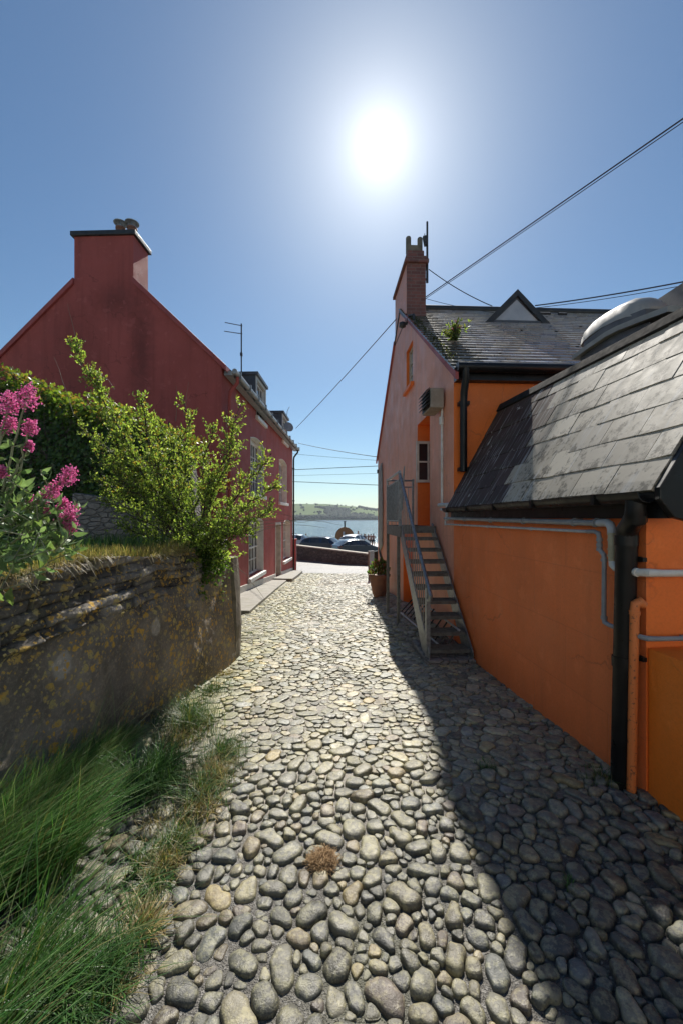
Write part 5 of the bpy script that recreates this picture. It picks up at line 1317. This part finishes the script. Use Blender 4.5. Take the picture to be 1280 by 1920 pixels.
# ------------------------------------------------------------------ roadside wall, posts, gate
rw_ = thing('stone_wall', (-.9,27.8,-3.15), 'low rubble stone wall with pale coping between the road and parked cars', 'wall')
A0 = Vector((-4.2,30.2,0)); A1 = Vector((1.78,25.7,0)); dr = (A1-A0).normalized(); nr = Vector((dr.y,-dr.x,0))
def QF(y, o, z): q = A0+dr*y+nr*o; return Vector((q.x,q.y,z))
Lw = (A1-A0).length
b = MB(); b.box8([QF(0,0,-3.5),QF(Lw,0,-3.5),QF(Lw,-.4,-3.7),QF(0,-.4,-3.7),QF(0,0,-2.02),QF(Lw,0,-2.36),QF(Lw,-.4,-2.36),QF(0,-.4,-2.02)]); b.build('masonry', M_rubble, rw_)
b = MB(); b.box8([QF(-.02,.04,-2.02),QF(Lw+.02,.04,-2.36),QF(Lw+.02,-.44,-2.36),QF(-.02,-.44,-2.02),QF(-.02,.04,-1.93),QF(Lw+.02,.04,-2.27),QF(Lw+.02,-.44,-2.27),QF(-.02,-.44,-1.93)]); b.build('coping', M_copeconc, rw_, bevel=.02)
x, y = -2.56, 21.6; z = gzf(x,y)
b = MB(); b.cbox((x,y,z+.85),(.12,0,0),(0,.14,0),(0,0,.87)); b.cbox((x,y,z+1.75),(.15,0,0),(0,.17,0),(0,0,.05)); o = b.build('gate_pillar', M_redpale, bevel=.02); tag(o, 'narrow salmon red pillar standing at the far corner of the red house', 'pillar')
gt = thing('metal_gate', (1.15,16.3,gzf(1.15,16.3)), 'grey metal gate post and dark railing beyond the flower pot', 'gate')
gzz = gzf(1.1,16.2)
b = MB(); b.box8([(1.07,16.2,gzz-.1),(1.13,16.2,gzz-.1),(1.42,17.4,gzz-.2),(1.36,17.4,gzz-.2),(1.07,16.2,gzz+1.22),(1.13,16.2,gzz+1.22),(1.42,17.4,gzz+1.15),(1.36,17.4,gzz+1.15)]); b.build('side_panel', M_lead, gt, bevel=.008)
for za_, zb_ in ((1.1,.85),(.15,-.15)): b = MB(); b.tube([(1.40,17.4,gzz+za_),(2.2,21.5,gzz+zb_)], .022, 8); b.build('rail', M_black, gt)
for k in range(22): f = k/21; b = MB(); b.tube([(1.40+.8*f,17.4+4.1*f,gzz+.12-.28*f),(1.40+.8*f,17.4+4.1*f,gzz+1.1-.25*f)], .013, 6); b.build('bar', M_black, gt)

# ------------------------------------------------------------------ cars
def car(name, label, loc, rz, paint, L, W, H, kind, group='cars parked behind the roadside wall'):
    root = thing(name, loc, label, 'car', group); root.rotation_euler = (0,0,rz)
    # profile: x from front (0) to rear (1); belt height, top height
    if kind == 'estate': pr = [(0,.55,.60),(.03,.66,.70),(.12,.78,.80),(.27,.92,.95),(.30,.96,1.02),(.42,.99,1.40),(.50,1.0,1.46),(.66,1.0,1.48),(.82,1.01,1.45),(.90,1.02,1.38),(.97,1.0,1.08),(1,.80,.84)]
    elif kind == 'hatch': pr = [(0,.52,.58),(.03,.66,.70),(.12,.80,.82),(.24,.92,.96),(.28,.95,1.02),(.42,.98,1.40),(.52,1.0,1.46),(.68,1.01,1.45),(.80,1.03,1.36),(.92,1.02,1.10),(.98,.98,1.0),(1,.75,.8)]
    else: pr = [(0,.6,.7),(.03,.8,.86),(.10,1.0,1.03),(.16,1.05,1.10),(.28,1.08,1.70),(.36,1.08,1.80),(.6,1.08,1.84),(.9,1.08,1.84),(.97,1.08,1.80),(.99,1.05,1.15),(1,.8,.9)]
    sc = H/max(p[2] for p in pr)
    xs_ = np.array([p[0] for p in pr]); u = np.unique(np.concatenate([np.linspace(0,1,41), xs_])); bl = np.interp(u,xs_,[p[1]*sc for p in pr]); tp = np.interp(u,xs_,[p[2]*sc for p in pr])
    rows=[]; hw = W/2
    for x, be, to in zip(u, bl, tp):
        e = 1-.16*max(0,(.12-x)/.12)**2-.12*max(0,(x-.90)/.10)**2; X = (x-.5)*L; g = max(to-be, 0)
        w1 = hw*e; sec = [(w1*.90,.22),(w1*.98,.34),(w1,.55*min(1,be/.7)),(w1*.975,be-.01),(w1*.95,be+.01)]
        tum = w1*(.95-.22*min(1,g/.45)); sec += [(w1*.95+(tum-w1*.95)*.9, be+g*.86),(tum-.05, to-.012 if g > .1 else to+.005),(tum*.5, to+.012),(0, to+.018)]
        rows.append([(X,y_,z_) for y_,z_ in sec]+[(X,-y_,z_) for y_,z_ in reversed(sec[:-1])])
    n = len(rows[0]); V=[v for r in rows for v in r]; m = len(rows)
    F=[(i*n+j,i*n+j+1,(i+1)*n+j+1,(i+1)*n+j) for i in range(m-1) for j in range(n-1)]
    F += [tuple(range(n)), tuple((m-1)*n+j for j in range(n-1,-1,-1)), ]
    F += [(i*n, (i+1)*n, (i+1)*n+n-1, i*n+n-1) for i in range(m-1)]
    def mk(nm, V, F, mat, par, smooth=True):
        me = bpy.data.meshes.new(nm); me.from_pydata(V,[],F); me.update(); bm = bmesh.new(); bm.from_mesh(me); bmesh.ops.recalc_face_normals(bm, faces=bm.faces[:]); bm.to_mesh(me); bm.free()
        o = bpy.data.objects.new(nm, me); COL.objects.link(o); me.materials.append(mat); o.parent = par
        if smooth:
            me.polygons.foreach_set('use_smooth',[True]*len(me.polygons))
            try: me.set_sharp_from_angle(angle=R(32))
            except Exception: pass
        return o
    body = mk('body', V, F, paint, root)
    def patch(nm, a, c, j0, j1, off, mat, inset=0):
        ii = [i for i in range(m) if a <= u[i] <= c]; vs=[]; fs=[]
        for i in ii:
            for j in range(j0, j1+1):
                v = Vector(rows[i][j]); s_ = 1 if v.y > 0 else -1
                if abs(v.y) < 1e-6: s_ = 0
                vs.append(v+Vector((0, s_*off, off)))
        k = j1-j0+1
        fs = [(p*k+q,p*k+q+1,(p+1)*k+q+1,(p+1)*k+q) for p in range(len(ii)-1) for q in range(k-1)]
        return mk(nm, vs, fs, mat, body)
    a0, a1 = (.31,.44) if kind != 'van' else (.165,.30)
    for s_ in (0,1):
        j0, j1 = (4,5) if s_==0 else (n-6,n-5)
        spans = [(a0+.10,.575),(.60,.775),(.79,.90)] if kind != 'van' else [(.24,.40),(.43,.65)]
        for p,q in spans: patch('side_window', p, q, j0, j1, .006, M_glass)
    patch('windscreen', a0-.02, a1-.02, 5, n-6, .007, M_glass)
    patch('rear_window', .90 if kind=='estate' else (.82 if kind=='hatch' else .965), .972 if kind!='van' else .988, 5, n-6, .007, M_glass)
    for xx in (.18,.79):
        for s_ in (1,-1):
            w = bpy.data.objects.new('wheel', None)
            b = MB(); c = Vector(((xx-.5)*L, s_*(hw-.10), .32)); b.lathe(c, [(.16,-.10),(.29,-.11),(.32,-.08),(.32,.08),(.29,.11),(.2,.11)], 24, axis=(0,s_,0)); 
            ty = b.build('wheel', M_tyre, None, smooth=True); ty.parent = root
            b = MB(); b.lathe(c, [(.21,.09),(.20,.108),(.05,.10)], 20, axis=(0,s_,0)); rm = b.build('rim', M_rim, None); rm.parent = ty
            bpy.data.objects.remove(w)
    for s_ in (1,-1):
        b = MB(); b.cbox((-.5*L+.10, s_*hw*.68, .64*sc), (.05,0,.02),(.03*s_*-1+.0,.16,0),(0,0,.06)); mk('headlight', b.v, b.f, M_lampclear, root)
        b = MB(); b.cbox((.5*L-.07, s_*hw*.72, .88*sc), (.05,0,0),(0,.12,0),(0,0,.07)); mk('tail_light', b.v, b.f, M_lampred, root)
        b = MB(); b.cbox(((a1-.5-.03)*L, s_*(hw+.06), (1.03 if kind!='van' else 1.2)*sc), (.05,0,0),(0,.09,0),(0,0,.06)); mk('wing_mirror', b.v, b.f, paint, root)
    if kind == 'estate':
        b = MB()
        for s_ in (1,-1): b.tube([((.45-.5)*L,s_*hw*.66,1.50*sc),((.87-.5)*L,s_*hw*.66,1.47*sc)], .018, 6)
        mk('roof_rail', b.v, b.f, M_chrome, root)
    b = MB()
    for s_ in (1,-1):
        ii = [i for i in range(m) if .30 <= u[i] <= .905]
        b.tube([Vector(rows[i][4 if s_>0 else n-5])+Vector((0,s_*.008,.006)) for i in ii], .010, 5)
        if kind != 'van':
            ii = [i for i in range(m) if .42 <= u[i] <= .905]; b.tube([Vector(rows[i][5 if s_>0 else n-6])+Vector((0,s_*.008,.006)) for i in ii], .010, 5)
    mk('window_trim', b.v, b.f, M_chrome, root)
    return root
def cz(y): return gzf(0,y)
car('estate_car', 'dark blue estate car with roof rails behind the middle of the stone wall', (-1.2,35.0,cz(35.0)), R(161), M_carblue, 4.7, 1.85, 1.55, 'estate')
car('hatchback', 'small steel blue hatchback nosing out at the right end of the stone wall', (1.25,32.0,cz(32.0)), R(205), M_carsteel, 3.9, 1.72, 1.50, 'hatch')
car('small_van', 'white car parked between the estate car and the wooden sauna', (1.35,40.5,cz(40.5)), R(240), M_carwhite, 4.0, 1.75, 1.62, 'hatch')
car('white_van', 'white car beside the red house corner left of the dark blue estate', (-4.1,39.5,cz(39.5)), R(170), M_carwhite, 4.3, 1.8, 1.62, 'hatch')

# ------------------------------------------------------------------ barrel sauna
sy = 46.0; sx = (646-CX)/FPX*sy; sz = cz(sy)
sn = thing('barrel_sauna', (sx,sy,sz), 'round wooden barrel sauna with a black flue on the quay', 'sauna')
b = MB(); b.lathe((sx,sy,sz+1.35), [(1.05,0),(1.05,2.4)], 40, axis=(0,1,0)); b.build('barrel', M_cedar, sn)
b = MB(); b.tube([(sx+1.06*math.cos(t),sy+.06,sz+1.35+1.06*math.sin(t)) for t in np.linspace(0,2*math.pi,41)], .03, 6); b.build('band', M_dark, sn)
b = MB(); b.cbox((sx,sy-.03,sz+1.25),(.33,0,0),(0,.025,0),(0,0,.82)); d = b.build('door', M_cedar, sn)
b = MB(); b.cbox((sx-.12,sy-.06,sz+1.70),(.11,0,0),(0,.01,0),(0,0,.22)); b.build('window', M_paleglass, d)
b = MB(); b.cbox((sx+.1,sy-.065,sz+1.3),(.03,0,0),(0,.02,0),(0,0,.55)); b.build('handle', M_dark, d)
b = MB(); b.tube([(sx,sy+.8,sz+2.3),(sx,sy+.8,sz+3.05)], .09, 12); b.tube([(sx,sy+.8,sz+3.05),(sx,sy+.8,sz+3.12)], .15, 12); b.build('flue', M_black, sn)
b = MB()
for yy in (.3,2.0): b.cbox((sx,sy+yy,sz+.2),(1.0,0,0),(0,.12,0),(0,0,.2))
b.build('cradle', M_bark, sn)

# ------------------------------------------------------------------ people on the quay (skin-modifier bodies)
def skin(name, nodes, edges, mat, parent=None, sub=1):
    me = bpy.data.meshes.new(name); me.from_pydata([n[0] for n in nodes], edges, []); me.update()
    o = bpy.data.objects.new(name, me); COL.objects.link(o)
    o.modifiers.new('s','SKIN'); sv = me.skin_vertices[0].data
    for k, n in enumerate(nodes): sv[k].radius = (n[1], n[1] if len(n) < 3 else n[2]); sv[k].use_root = (k == 0)
    sb = o.modifiers.new('d','SUBSURF'); sb.levels = sub; sb.render_levels = sub
    dg = bpy.context.evaluated_depsgraph_get(); m2 = bpy.data.meshes.new_from_object(o.evaluated_get(dg))
    bpy.data.objects.remove(o); bpy.data.meshes.remove(me)
    m2.materials.clear(); m2.materials.append(mat); m2.polygons.foreach_set('use_smooth',[True]*len(m2.polygons)); m2.name = name
    o = bpy.data.objects.new(name, m2); COL.objects.link(o); o.parent = parent
    return o
def person(label, x, y, h, rz, pose, skincol, trunk, top=None):
    z = cz(y) if y < 56 else cz(50)
    root = thing('person', (x,y,z), label, 'person', 'people standing on the quay'); root.rotation_euler = (0,0,rz); root.scale = (h/1.75,)*3
    el, er = pose
    def arm(s, p):
        if p == 'down': return [((s*.24,.02,1.16),.043),((s*.27,-.03,.93),.032),((s*.27,-.08,.80),.026,.04)]
        if p == 'hip': return [((s*.33,.06,1.18),.043),((s*.22,-.06,1.00),.032),((s*.17,-.10,.97),.026,.035)]
        if p == 'fold': return [((s*.25,-.02,1.15),.043),((s*.08,-.20,1.14),.032),((-s*.02,-.20,1.15),.026,.03)]
        return [((s*.28,-.12,1.30),.043),((s*.20,-.25,1.48),.032),((s*.14,-.25,1.56),.026,.03)]
    N = [((0,0,.93),.145,.10),((0,.01,1.10),.125,.09),((0,.0,1.28),.155,.105),((0,0,1.42),.10,.08),((0,-.005,1.50),.055,.06),((0,-.02,1.58),.072,.085),((0,-.02,1.68),.080,.095),((0,-.01,1.745),.045,.055)]
    Eg = [(0,1),(1,2),(2,3),(3,4),(4,5),(5,6),(6,7)]
    for s, p in ((1,el),(-1,er)):
        k = len(N); N.append(((s*.185,0,1.38),.062)); Eg.append((3,k)); pr_ = k
        for a in arm(s,p): N.append(a); Eg.append((pr_,len(N)-1)); pr_ = len(N)-1
        k = len(N); N += [((s*.095,0,.84),.088),((s*.11,-.015,.50),.062),((s*.115,-.0,.45),.058),((s*.12,.03,.30),.056),((s*.12,.03,.09),.036),((s*.125,-.04,.035),.038,.03),((s*.13,-.15,.025),.036,.022)]
        Eg.append((0,k)); Eg += [(k+i,k+i+1) for i in range(6)]
    body = skin('body', N, Eg, skincol, root)
    hN = [((0,.015,1.62),.086,.095),((0,.01,1.70),.092,.102),((0,.015,1.755),.06,.07)]
    skin('hair', hN, [(0,1),(1,2)], M_hair, root)
    sN = [((0,0,1.02),.148,.112),((0,0,.92),.165,.125),((.10,0,.80),.108),((.115,-.01,.60),.098),((-.10,0,.80),.108),((-.115,-.01,.60),.098)]
    skin('shorts', sN, [(0,1),(1,2),(2,3),(1,4),(4,5)], trunk, root)
    if top is not None:
        tN = [((0,.01,1.04),.145,.11),((0,.0,1.28),.172,.125),((0,0,1.42),.115,.092),((.185,0,1.39),.078),((.23,.015,1.24),.062),((-.185,0,1.39),.078),((-.23,.015,1.24),.062)]
        skin('shirt', tN, [(0,1),(1,2),(2,3),(3,4),(2,5),(5,6)], top, root)
    return root
def pxx(px, y): return (px-CX)/FPX*y
PEOPLE = [
 ('bare chested person standing tallest just right of the barrel sauna', 671, 47.0, 2.0, .3, ('down','hip'), M_shorts, None),
 ('slim bather in dark shorts beside the tallest bather', 676.5, 48.5, 1.62, 2.4, ('hip','down'), M_shorts, None),
 ('short bather with folded arms against the sauna side', 665.5, 49.0, 1.55, 1.2, ('fold','fold'), M_shorts2, None),
 ('person in a grey top with dark shorts left of three bathers', 682, 50.0, 1.66, 3.0, ('down','down'), M_shorts, M_shirt),
 ('person in blue shorts and grey top close behind a similar figure', 684.5, 50.6, 1.6, 2.2, ('fold','down'), M_shorts2, M_shirt),
 ('bare backed bather with hands on hips in the right hand trio', 690, 50.0, 1.66, 3.3, ('hip','hip'), M_shorts, None),
 ('bather between two others with one hand raised', 695, 51.0, 1.6, 3.0, ('up','down'), M_shorts, None),
 ('rightmost bather on the quay in dark shorts beside the orange gable', 699.5, 50.0, 1.68, 2.8, ('down','fold'), M_shorts, None),
 ('person in a dark top seen over the white car by the red house', 556, 47.0, 1.72, .5, ('down','down'), M_shorts, M_shorts),
 ('person in a navy top standing behind the dark blue estate car', 574, 47.0, 1.70, -.4, ('down','hip'), M_shorts, M_shorts)]
for lb, px, y, h, rz, pose, tr, top in PEOPLE: person(lb, pxx(px,y), y, h, rz, pose, M_skin, tr, top)

# ------------------------------------------------------------------ sea, far shore
SEA = -6.2
o = grid_mesh('sea', np.linspace(-2600,2600,30), np.concatenate([[57.0,62,70,85],np.linspace(110,2200,30)]), lambda x,y: 0*x+SEA, M_sea); tag(o, 'glittering blue grey estuary water', 'sea')
xs = np.linspace(-1500,1800,240); ys = np.linspace(1480,2600,40)
def hillz(x, y):
    px = CX+x/1560*FPX
    prof = np.interp(px, [0,400,545,600,645,675,710,800,1200], [24,27,27.5,28,24.5,21.5,16,14,10])/FPX*1850
    t = sstep(1480,1850,y); n = fbm(np.stack([x*.006,y*.006,0*x],-1),4,80)
    return SEA+(.3-SEA*0)+(prof-SEA)*(.15*sstep(1480,1500,y)+.85*t)*(1+.10*n)-1.0*(y<1490)
o = grid_mesh('hills', xs, ys, hillz, M_hill); tag(o, 'low green hills with fields across the water', 'hills')
def woods():
    ico = bmesh.new(); bmesh.ops.create_icosphere(ico, subdivisions=1, radius=1.0); iv_ = np.array([tuple(v.co) for v in ico.verts]); ifc = np.array([[v.index for v in f.verts] for f in ico.faces]); ico.free()
    Vs=[]; Fs=[]; Cs=[]; b0 = 0; n = 0
    while n < 3800:
        px = rng.uniform(530,730); f = rng.random(); y = 1490+f*380; x = (px-CX)/FPX*y
        p_ = np.array([[px*.022, f*3.0, 0]])
        d = fbm(p_,3,84)[0]
        core = (565 < px < 655 and f < .55) or (655 < px < 700 and f < .28) or (px < 565 and f < .12)
        ridge = (672 < px < 712 and f > .72)
        if not (core and d > -.25 or ridge and d > -.3 or f < .07 or (rng.random() < .008)): continue
        z = float(hillz(np.array(x), np.array(y))); r = rng.uniform(2.6,5.5)
        v = iv_*(1+.30*vnoise(iv_*2.2+n*3.1, 85)[:,None])*[r,r,r*rng.uniform(.8,1.25)]+np.array((x,y,z+r*.45))
        Vs.append(v); Fs.append(ifc+b0); b0 += len(v); Cs.append(np.tile(np.array((.03,.055,.022))*rng.uniform(.7,1.5),(len(v),1))); n += 1
    o = np_mesh('woodland', np.concatenate(Vs), np.concatenate(Fs), M_wood, None, np.concatenate(Cs)); tag(o, 'dark woods and hedgerows on the far shore', 'woodland', kind='stuff')
woods()

# ------------------------------------------------------------------ unseen house added behind the camera to bounce sunlight into the lane
hz = gzf(0,-10)
bh = thing('house', (-1,-12.5,hz), 'unseen pale cream house added across the upper end of the lane to bounce sunlight', 'house')
b = MB(); b.prism([(-16,hz-.5),(-9.5,hz-.5),(-9.5,hz+6.2),(-12.75,hz+9.0),(-16,hz+6.2)], lambda y,z: Vector((-10.5,y,z)), lambda y,z: Vector((8.5,y,z))); hw_ = b.build('wall', M_white, bh)
b = MB(); b.prism([(-9.2,hz+6.05),(-12.75,hz+9.1),(-16.3,hz+6.05),(-16.3,hz+6.2),(-12.75,hz+9.25),(-9.2,hz+6.2)], lambda y,z: Vector((-10.8,y,z)), lambda y,z: Vector((8.8,y,z))); b.build('roof', M_dark, bh)
BF = lambda y,o,z: Vector((y,-9.5+o,z))
for k in range(6):
    for zz in (hz+1.0, hz+3.8):
        if k == 2 and zz < hz+2: continue
        sash(bh, BF, -9.3+k*3.0, -8.2+k*3.0, zz, zz+1.7, .002, 1, cols=2, rows=4, sill=.12)
b = MB(); b.fbox(BF, -3.3,-2.3,.003,.06,hz+.05,hz+2.2); b.build('door', M_darkred, bh)
# ------------------------------------------------------------------ sea air
b = MB(); b.box8([(-2900,-42,-8.2),(2900,-42,-8.2),(2900,2750,-8.2),(-2900,2750,-8.2),(-2900,-42,90),(2900,-42,90),(2900,2750,90),(-2900,2750,90)])
t = NT('sea_haze'); v = t.n('VolumePrincipled', Color=(.80,.88,1.0), Density=HAZE, Anisotropy=.2); t.t.links.new(v, t.out.inputs[1])
if HAZE > 0: o = b.build('haze', t.mat); tag(o, 'thin pale sea haze', 'haze', kind='stuff')
# ------------------------------------------------------------------ cables
def cable(label, pts, r=.008, sag=.0):
    b = MB(); a, c = Vector(pts[0]), Vector(pts[-1])
    q = [a.lerp(c, t)-Vector((0,0,sag*4*t*(1-t))) for t in np.linspace(0,1,24)]
    b.tube(q, r, 6); o = b.build('overhead_cable', M_cable); tag(o, label, 'cable'); return o
def ext(a, c, k): return a+(c-a)*k
a = P(797,557,9.15); c = P(1280,222,5.0)
cable('thicker overhead cable of the close pair rising from brick chimney to top right', [a, ext(a,c,1.25)], .010)
cable('thinner lower overhead cable of the close pair rising from the brick chimney', [a+Vector((0,.02,-.03)), ext(a,c,1.25)+Vector((0,0,-.045))], .006)
cable('overhead cable crossing the lane from the brick chimney down to the second dormer', [P(742,598,9.9), P(555,803,19.5)], .012, .05)
cable('thin lead drooping from the radio mast to the triangular dormer', [P(803,505,9.0), P(922,574,8.6)], .009, .06)
a = P(1002,573,8.6); c = P(1280,524,7.0)
cable('dark cable running from the triangular dormer to the right edge', [a, ext(a,c,1.4)], .012, .05)
cable('thin cable just beneath the one leaving the triangular dormer', [P(1004,577,8.6), ext(P(1004,577,8.6),P(1280,530,7.0),1.4)], .006, .06)
cable('faint cable along the roof slope between chimney and dormer', [P(798,560,9.1), P(925,586,8.5)], .005, .03)
cable('highest wire between the red house eave and the orange gable', [P(560,831,20.9), P(709,857,13.75)], .012, .04)
cable('fainter wire just below the highest one between the houses', [P(540,850,27), P(760,866,27)], .010, .05)
cable('slightly rising wire spanning the gap above the hills', [P(500,883,27), P(770,871,27)], .020)
cable('pale thin wire at mid height of the gap between the houses', [P(500,893,30), P(770,886,30)], .010)
cable('lowest wire spanning the gap just above the hills', [P(500,901,27), P(770,912,27)], .020)
DUST=.3; SKY=.064; SUN=5; EXPO=0.57; SAT=1.08
# ------------------------------------------------------------------ sky, sun, camera
sd = Vector((712-CX, FPX, CY-272)).normalized()
el = math.asin(sd.z); az = math.atan2(sd.x, sd.y)
w = bpy.data.worlds.new('World'); SC.world = w; w.use_nodes = True
nt = w.node_tree; nt.nodes.clear()
out = nt.nodes.new('ShaderNodeOutputWorld'); bg = nt.nodes.new('ShaderNodeBackground'); sky = nt.nodes.new('ShaderNodeTexSky')
sky.sky_type = 'NISHITA'; sky.sun_disc = False; sky.sun_elevation = el; sky.sun_rotation = az
sky.air_density = 1.0; sky.dust_density = DUST; sky.ozone_density = 1.5; sky.altitude = 0
bg.inputs[1].default_value = SKY
# the bright aureole of hazy air round the sun belongs to the sky itself
def wn(op, a, b=None, typ='ShaderNodeMath'):
    n = nt.nodes.new(typ); n.operation = op
    for k, v in enumerate((a, b)):
        if v is None: continue
        if isinstance(v, bpy.types.NodeSocket): nt.links.new(v, n.inputs[k])
        else: n.inputs[k].default_value = v
    return n.outputs['Value']
tc = nt.nodes.new('ShaderNodeTexCoord')
dt = wn('DOT_PRODUCT', tc.outputs['Generated'], tuple(sd), 'ShaderNodeVectorMath')
th = wn('ARCCOSINE', wn('MINIMUM', dt, 1.0))
g = wn('MULTIPLY', wn('EXPONENT', wn('MULTIPLY', th, -1/R(2.0))), .52)
g = wn('ADD', g, wn('MULTIPLY', wn('EXPONENT', wn('MULTIPLY', th, -1/R(6.0))), .34))
bg2 = nt.nodes.new('ShaderNodeBackground'); bg2.inputs[0].default_value = (1.0,.97,.92,1); nt.links.new(g, bg2.inputs[1])
ad = nt.nodes.new('ShaderNodeAddShader'); nt.links.new(bg.outputs[0], ad.inputs[0]); nt.links.new(bg2.outputs[0], ad.inputs[1])
hs = nt.nodes.new('ShaderNodeHueSaturation'); hs.inputs['Saturation'].default_value = SAT; nt.links.new(sky.outputs[0], hs.inputs['Color']); tn = nt.nodes.new('ShaderNodeMix'); tn.data_type = 'RGBA'; tn.blend_type = 'MULTIPLY'; tn.inputs[0].default_value = 1; tn.inputs[7].default_value = (.86,1.0,1.04,1); nt.links.new(hs.outputs[0], tn.inputs[6]); nt.links.new(tn.outputs[2], bg.inputs[0]); nt.links.new(ad.outputs[0], out.inputs[0])
l = bpy.data.lights.new('sun', 'SUN'); l.energy = SUN; l.angle = R(.55); l.color = (1.0,.94,.85)
lo = bpy.data.objects.new('sun', l); COL.objects.link(lo); lo.rotation_euler = sd.to_track_quat('Z','Y').to_euler()
lo.location = (0,0,30)
cam = bpy.data.cameras.new('camera'); co = bpy.data.objects.new('camera', cam); COL.objects.link(co)
cam.sensor_fit = 'VERTICAL'; cam.sensor_height = 36.0; cam.lens = 36.0*FPX/1920; cam.shift_y = 12/1920
co.location = (0,0,0); co.rotation_euler = (R(90),0,0); cam.clip_start = .05; cam.clip_end = 6000
SC.camera = co
vs = SC.view_settings; vs.view_transform = 'Standard'; vs.look = 'None'; vs.exposure = EXPO; vs.gamma = 1; vs.use_curve_mapping = False
SC.cycles.max_bounces = 8; SC.cycles.diffuse_bounces = 5; SC.cycles.transparent_max_bounces = 8
SC.cycles.sample_clamp_indirect = 6; SC.cycles.use_denoising = True
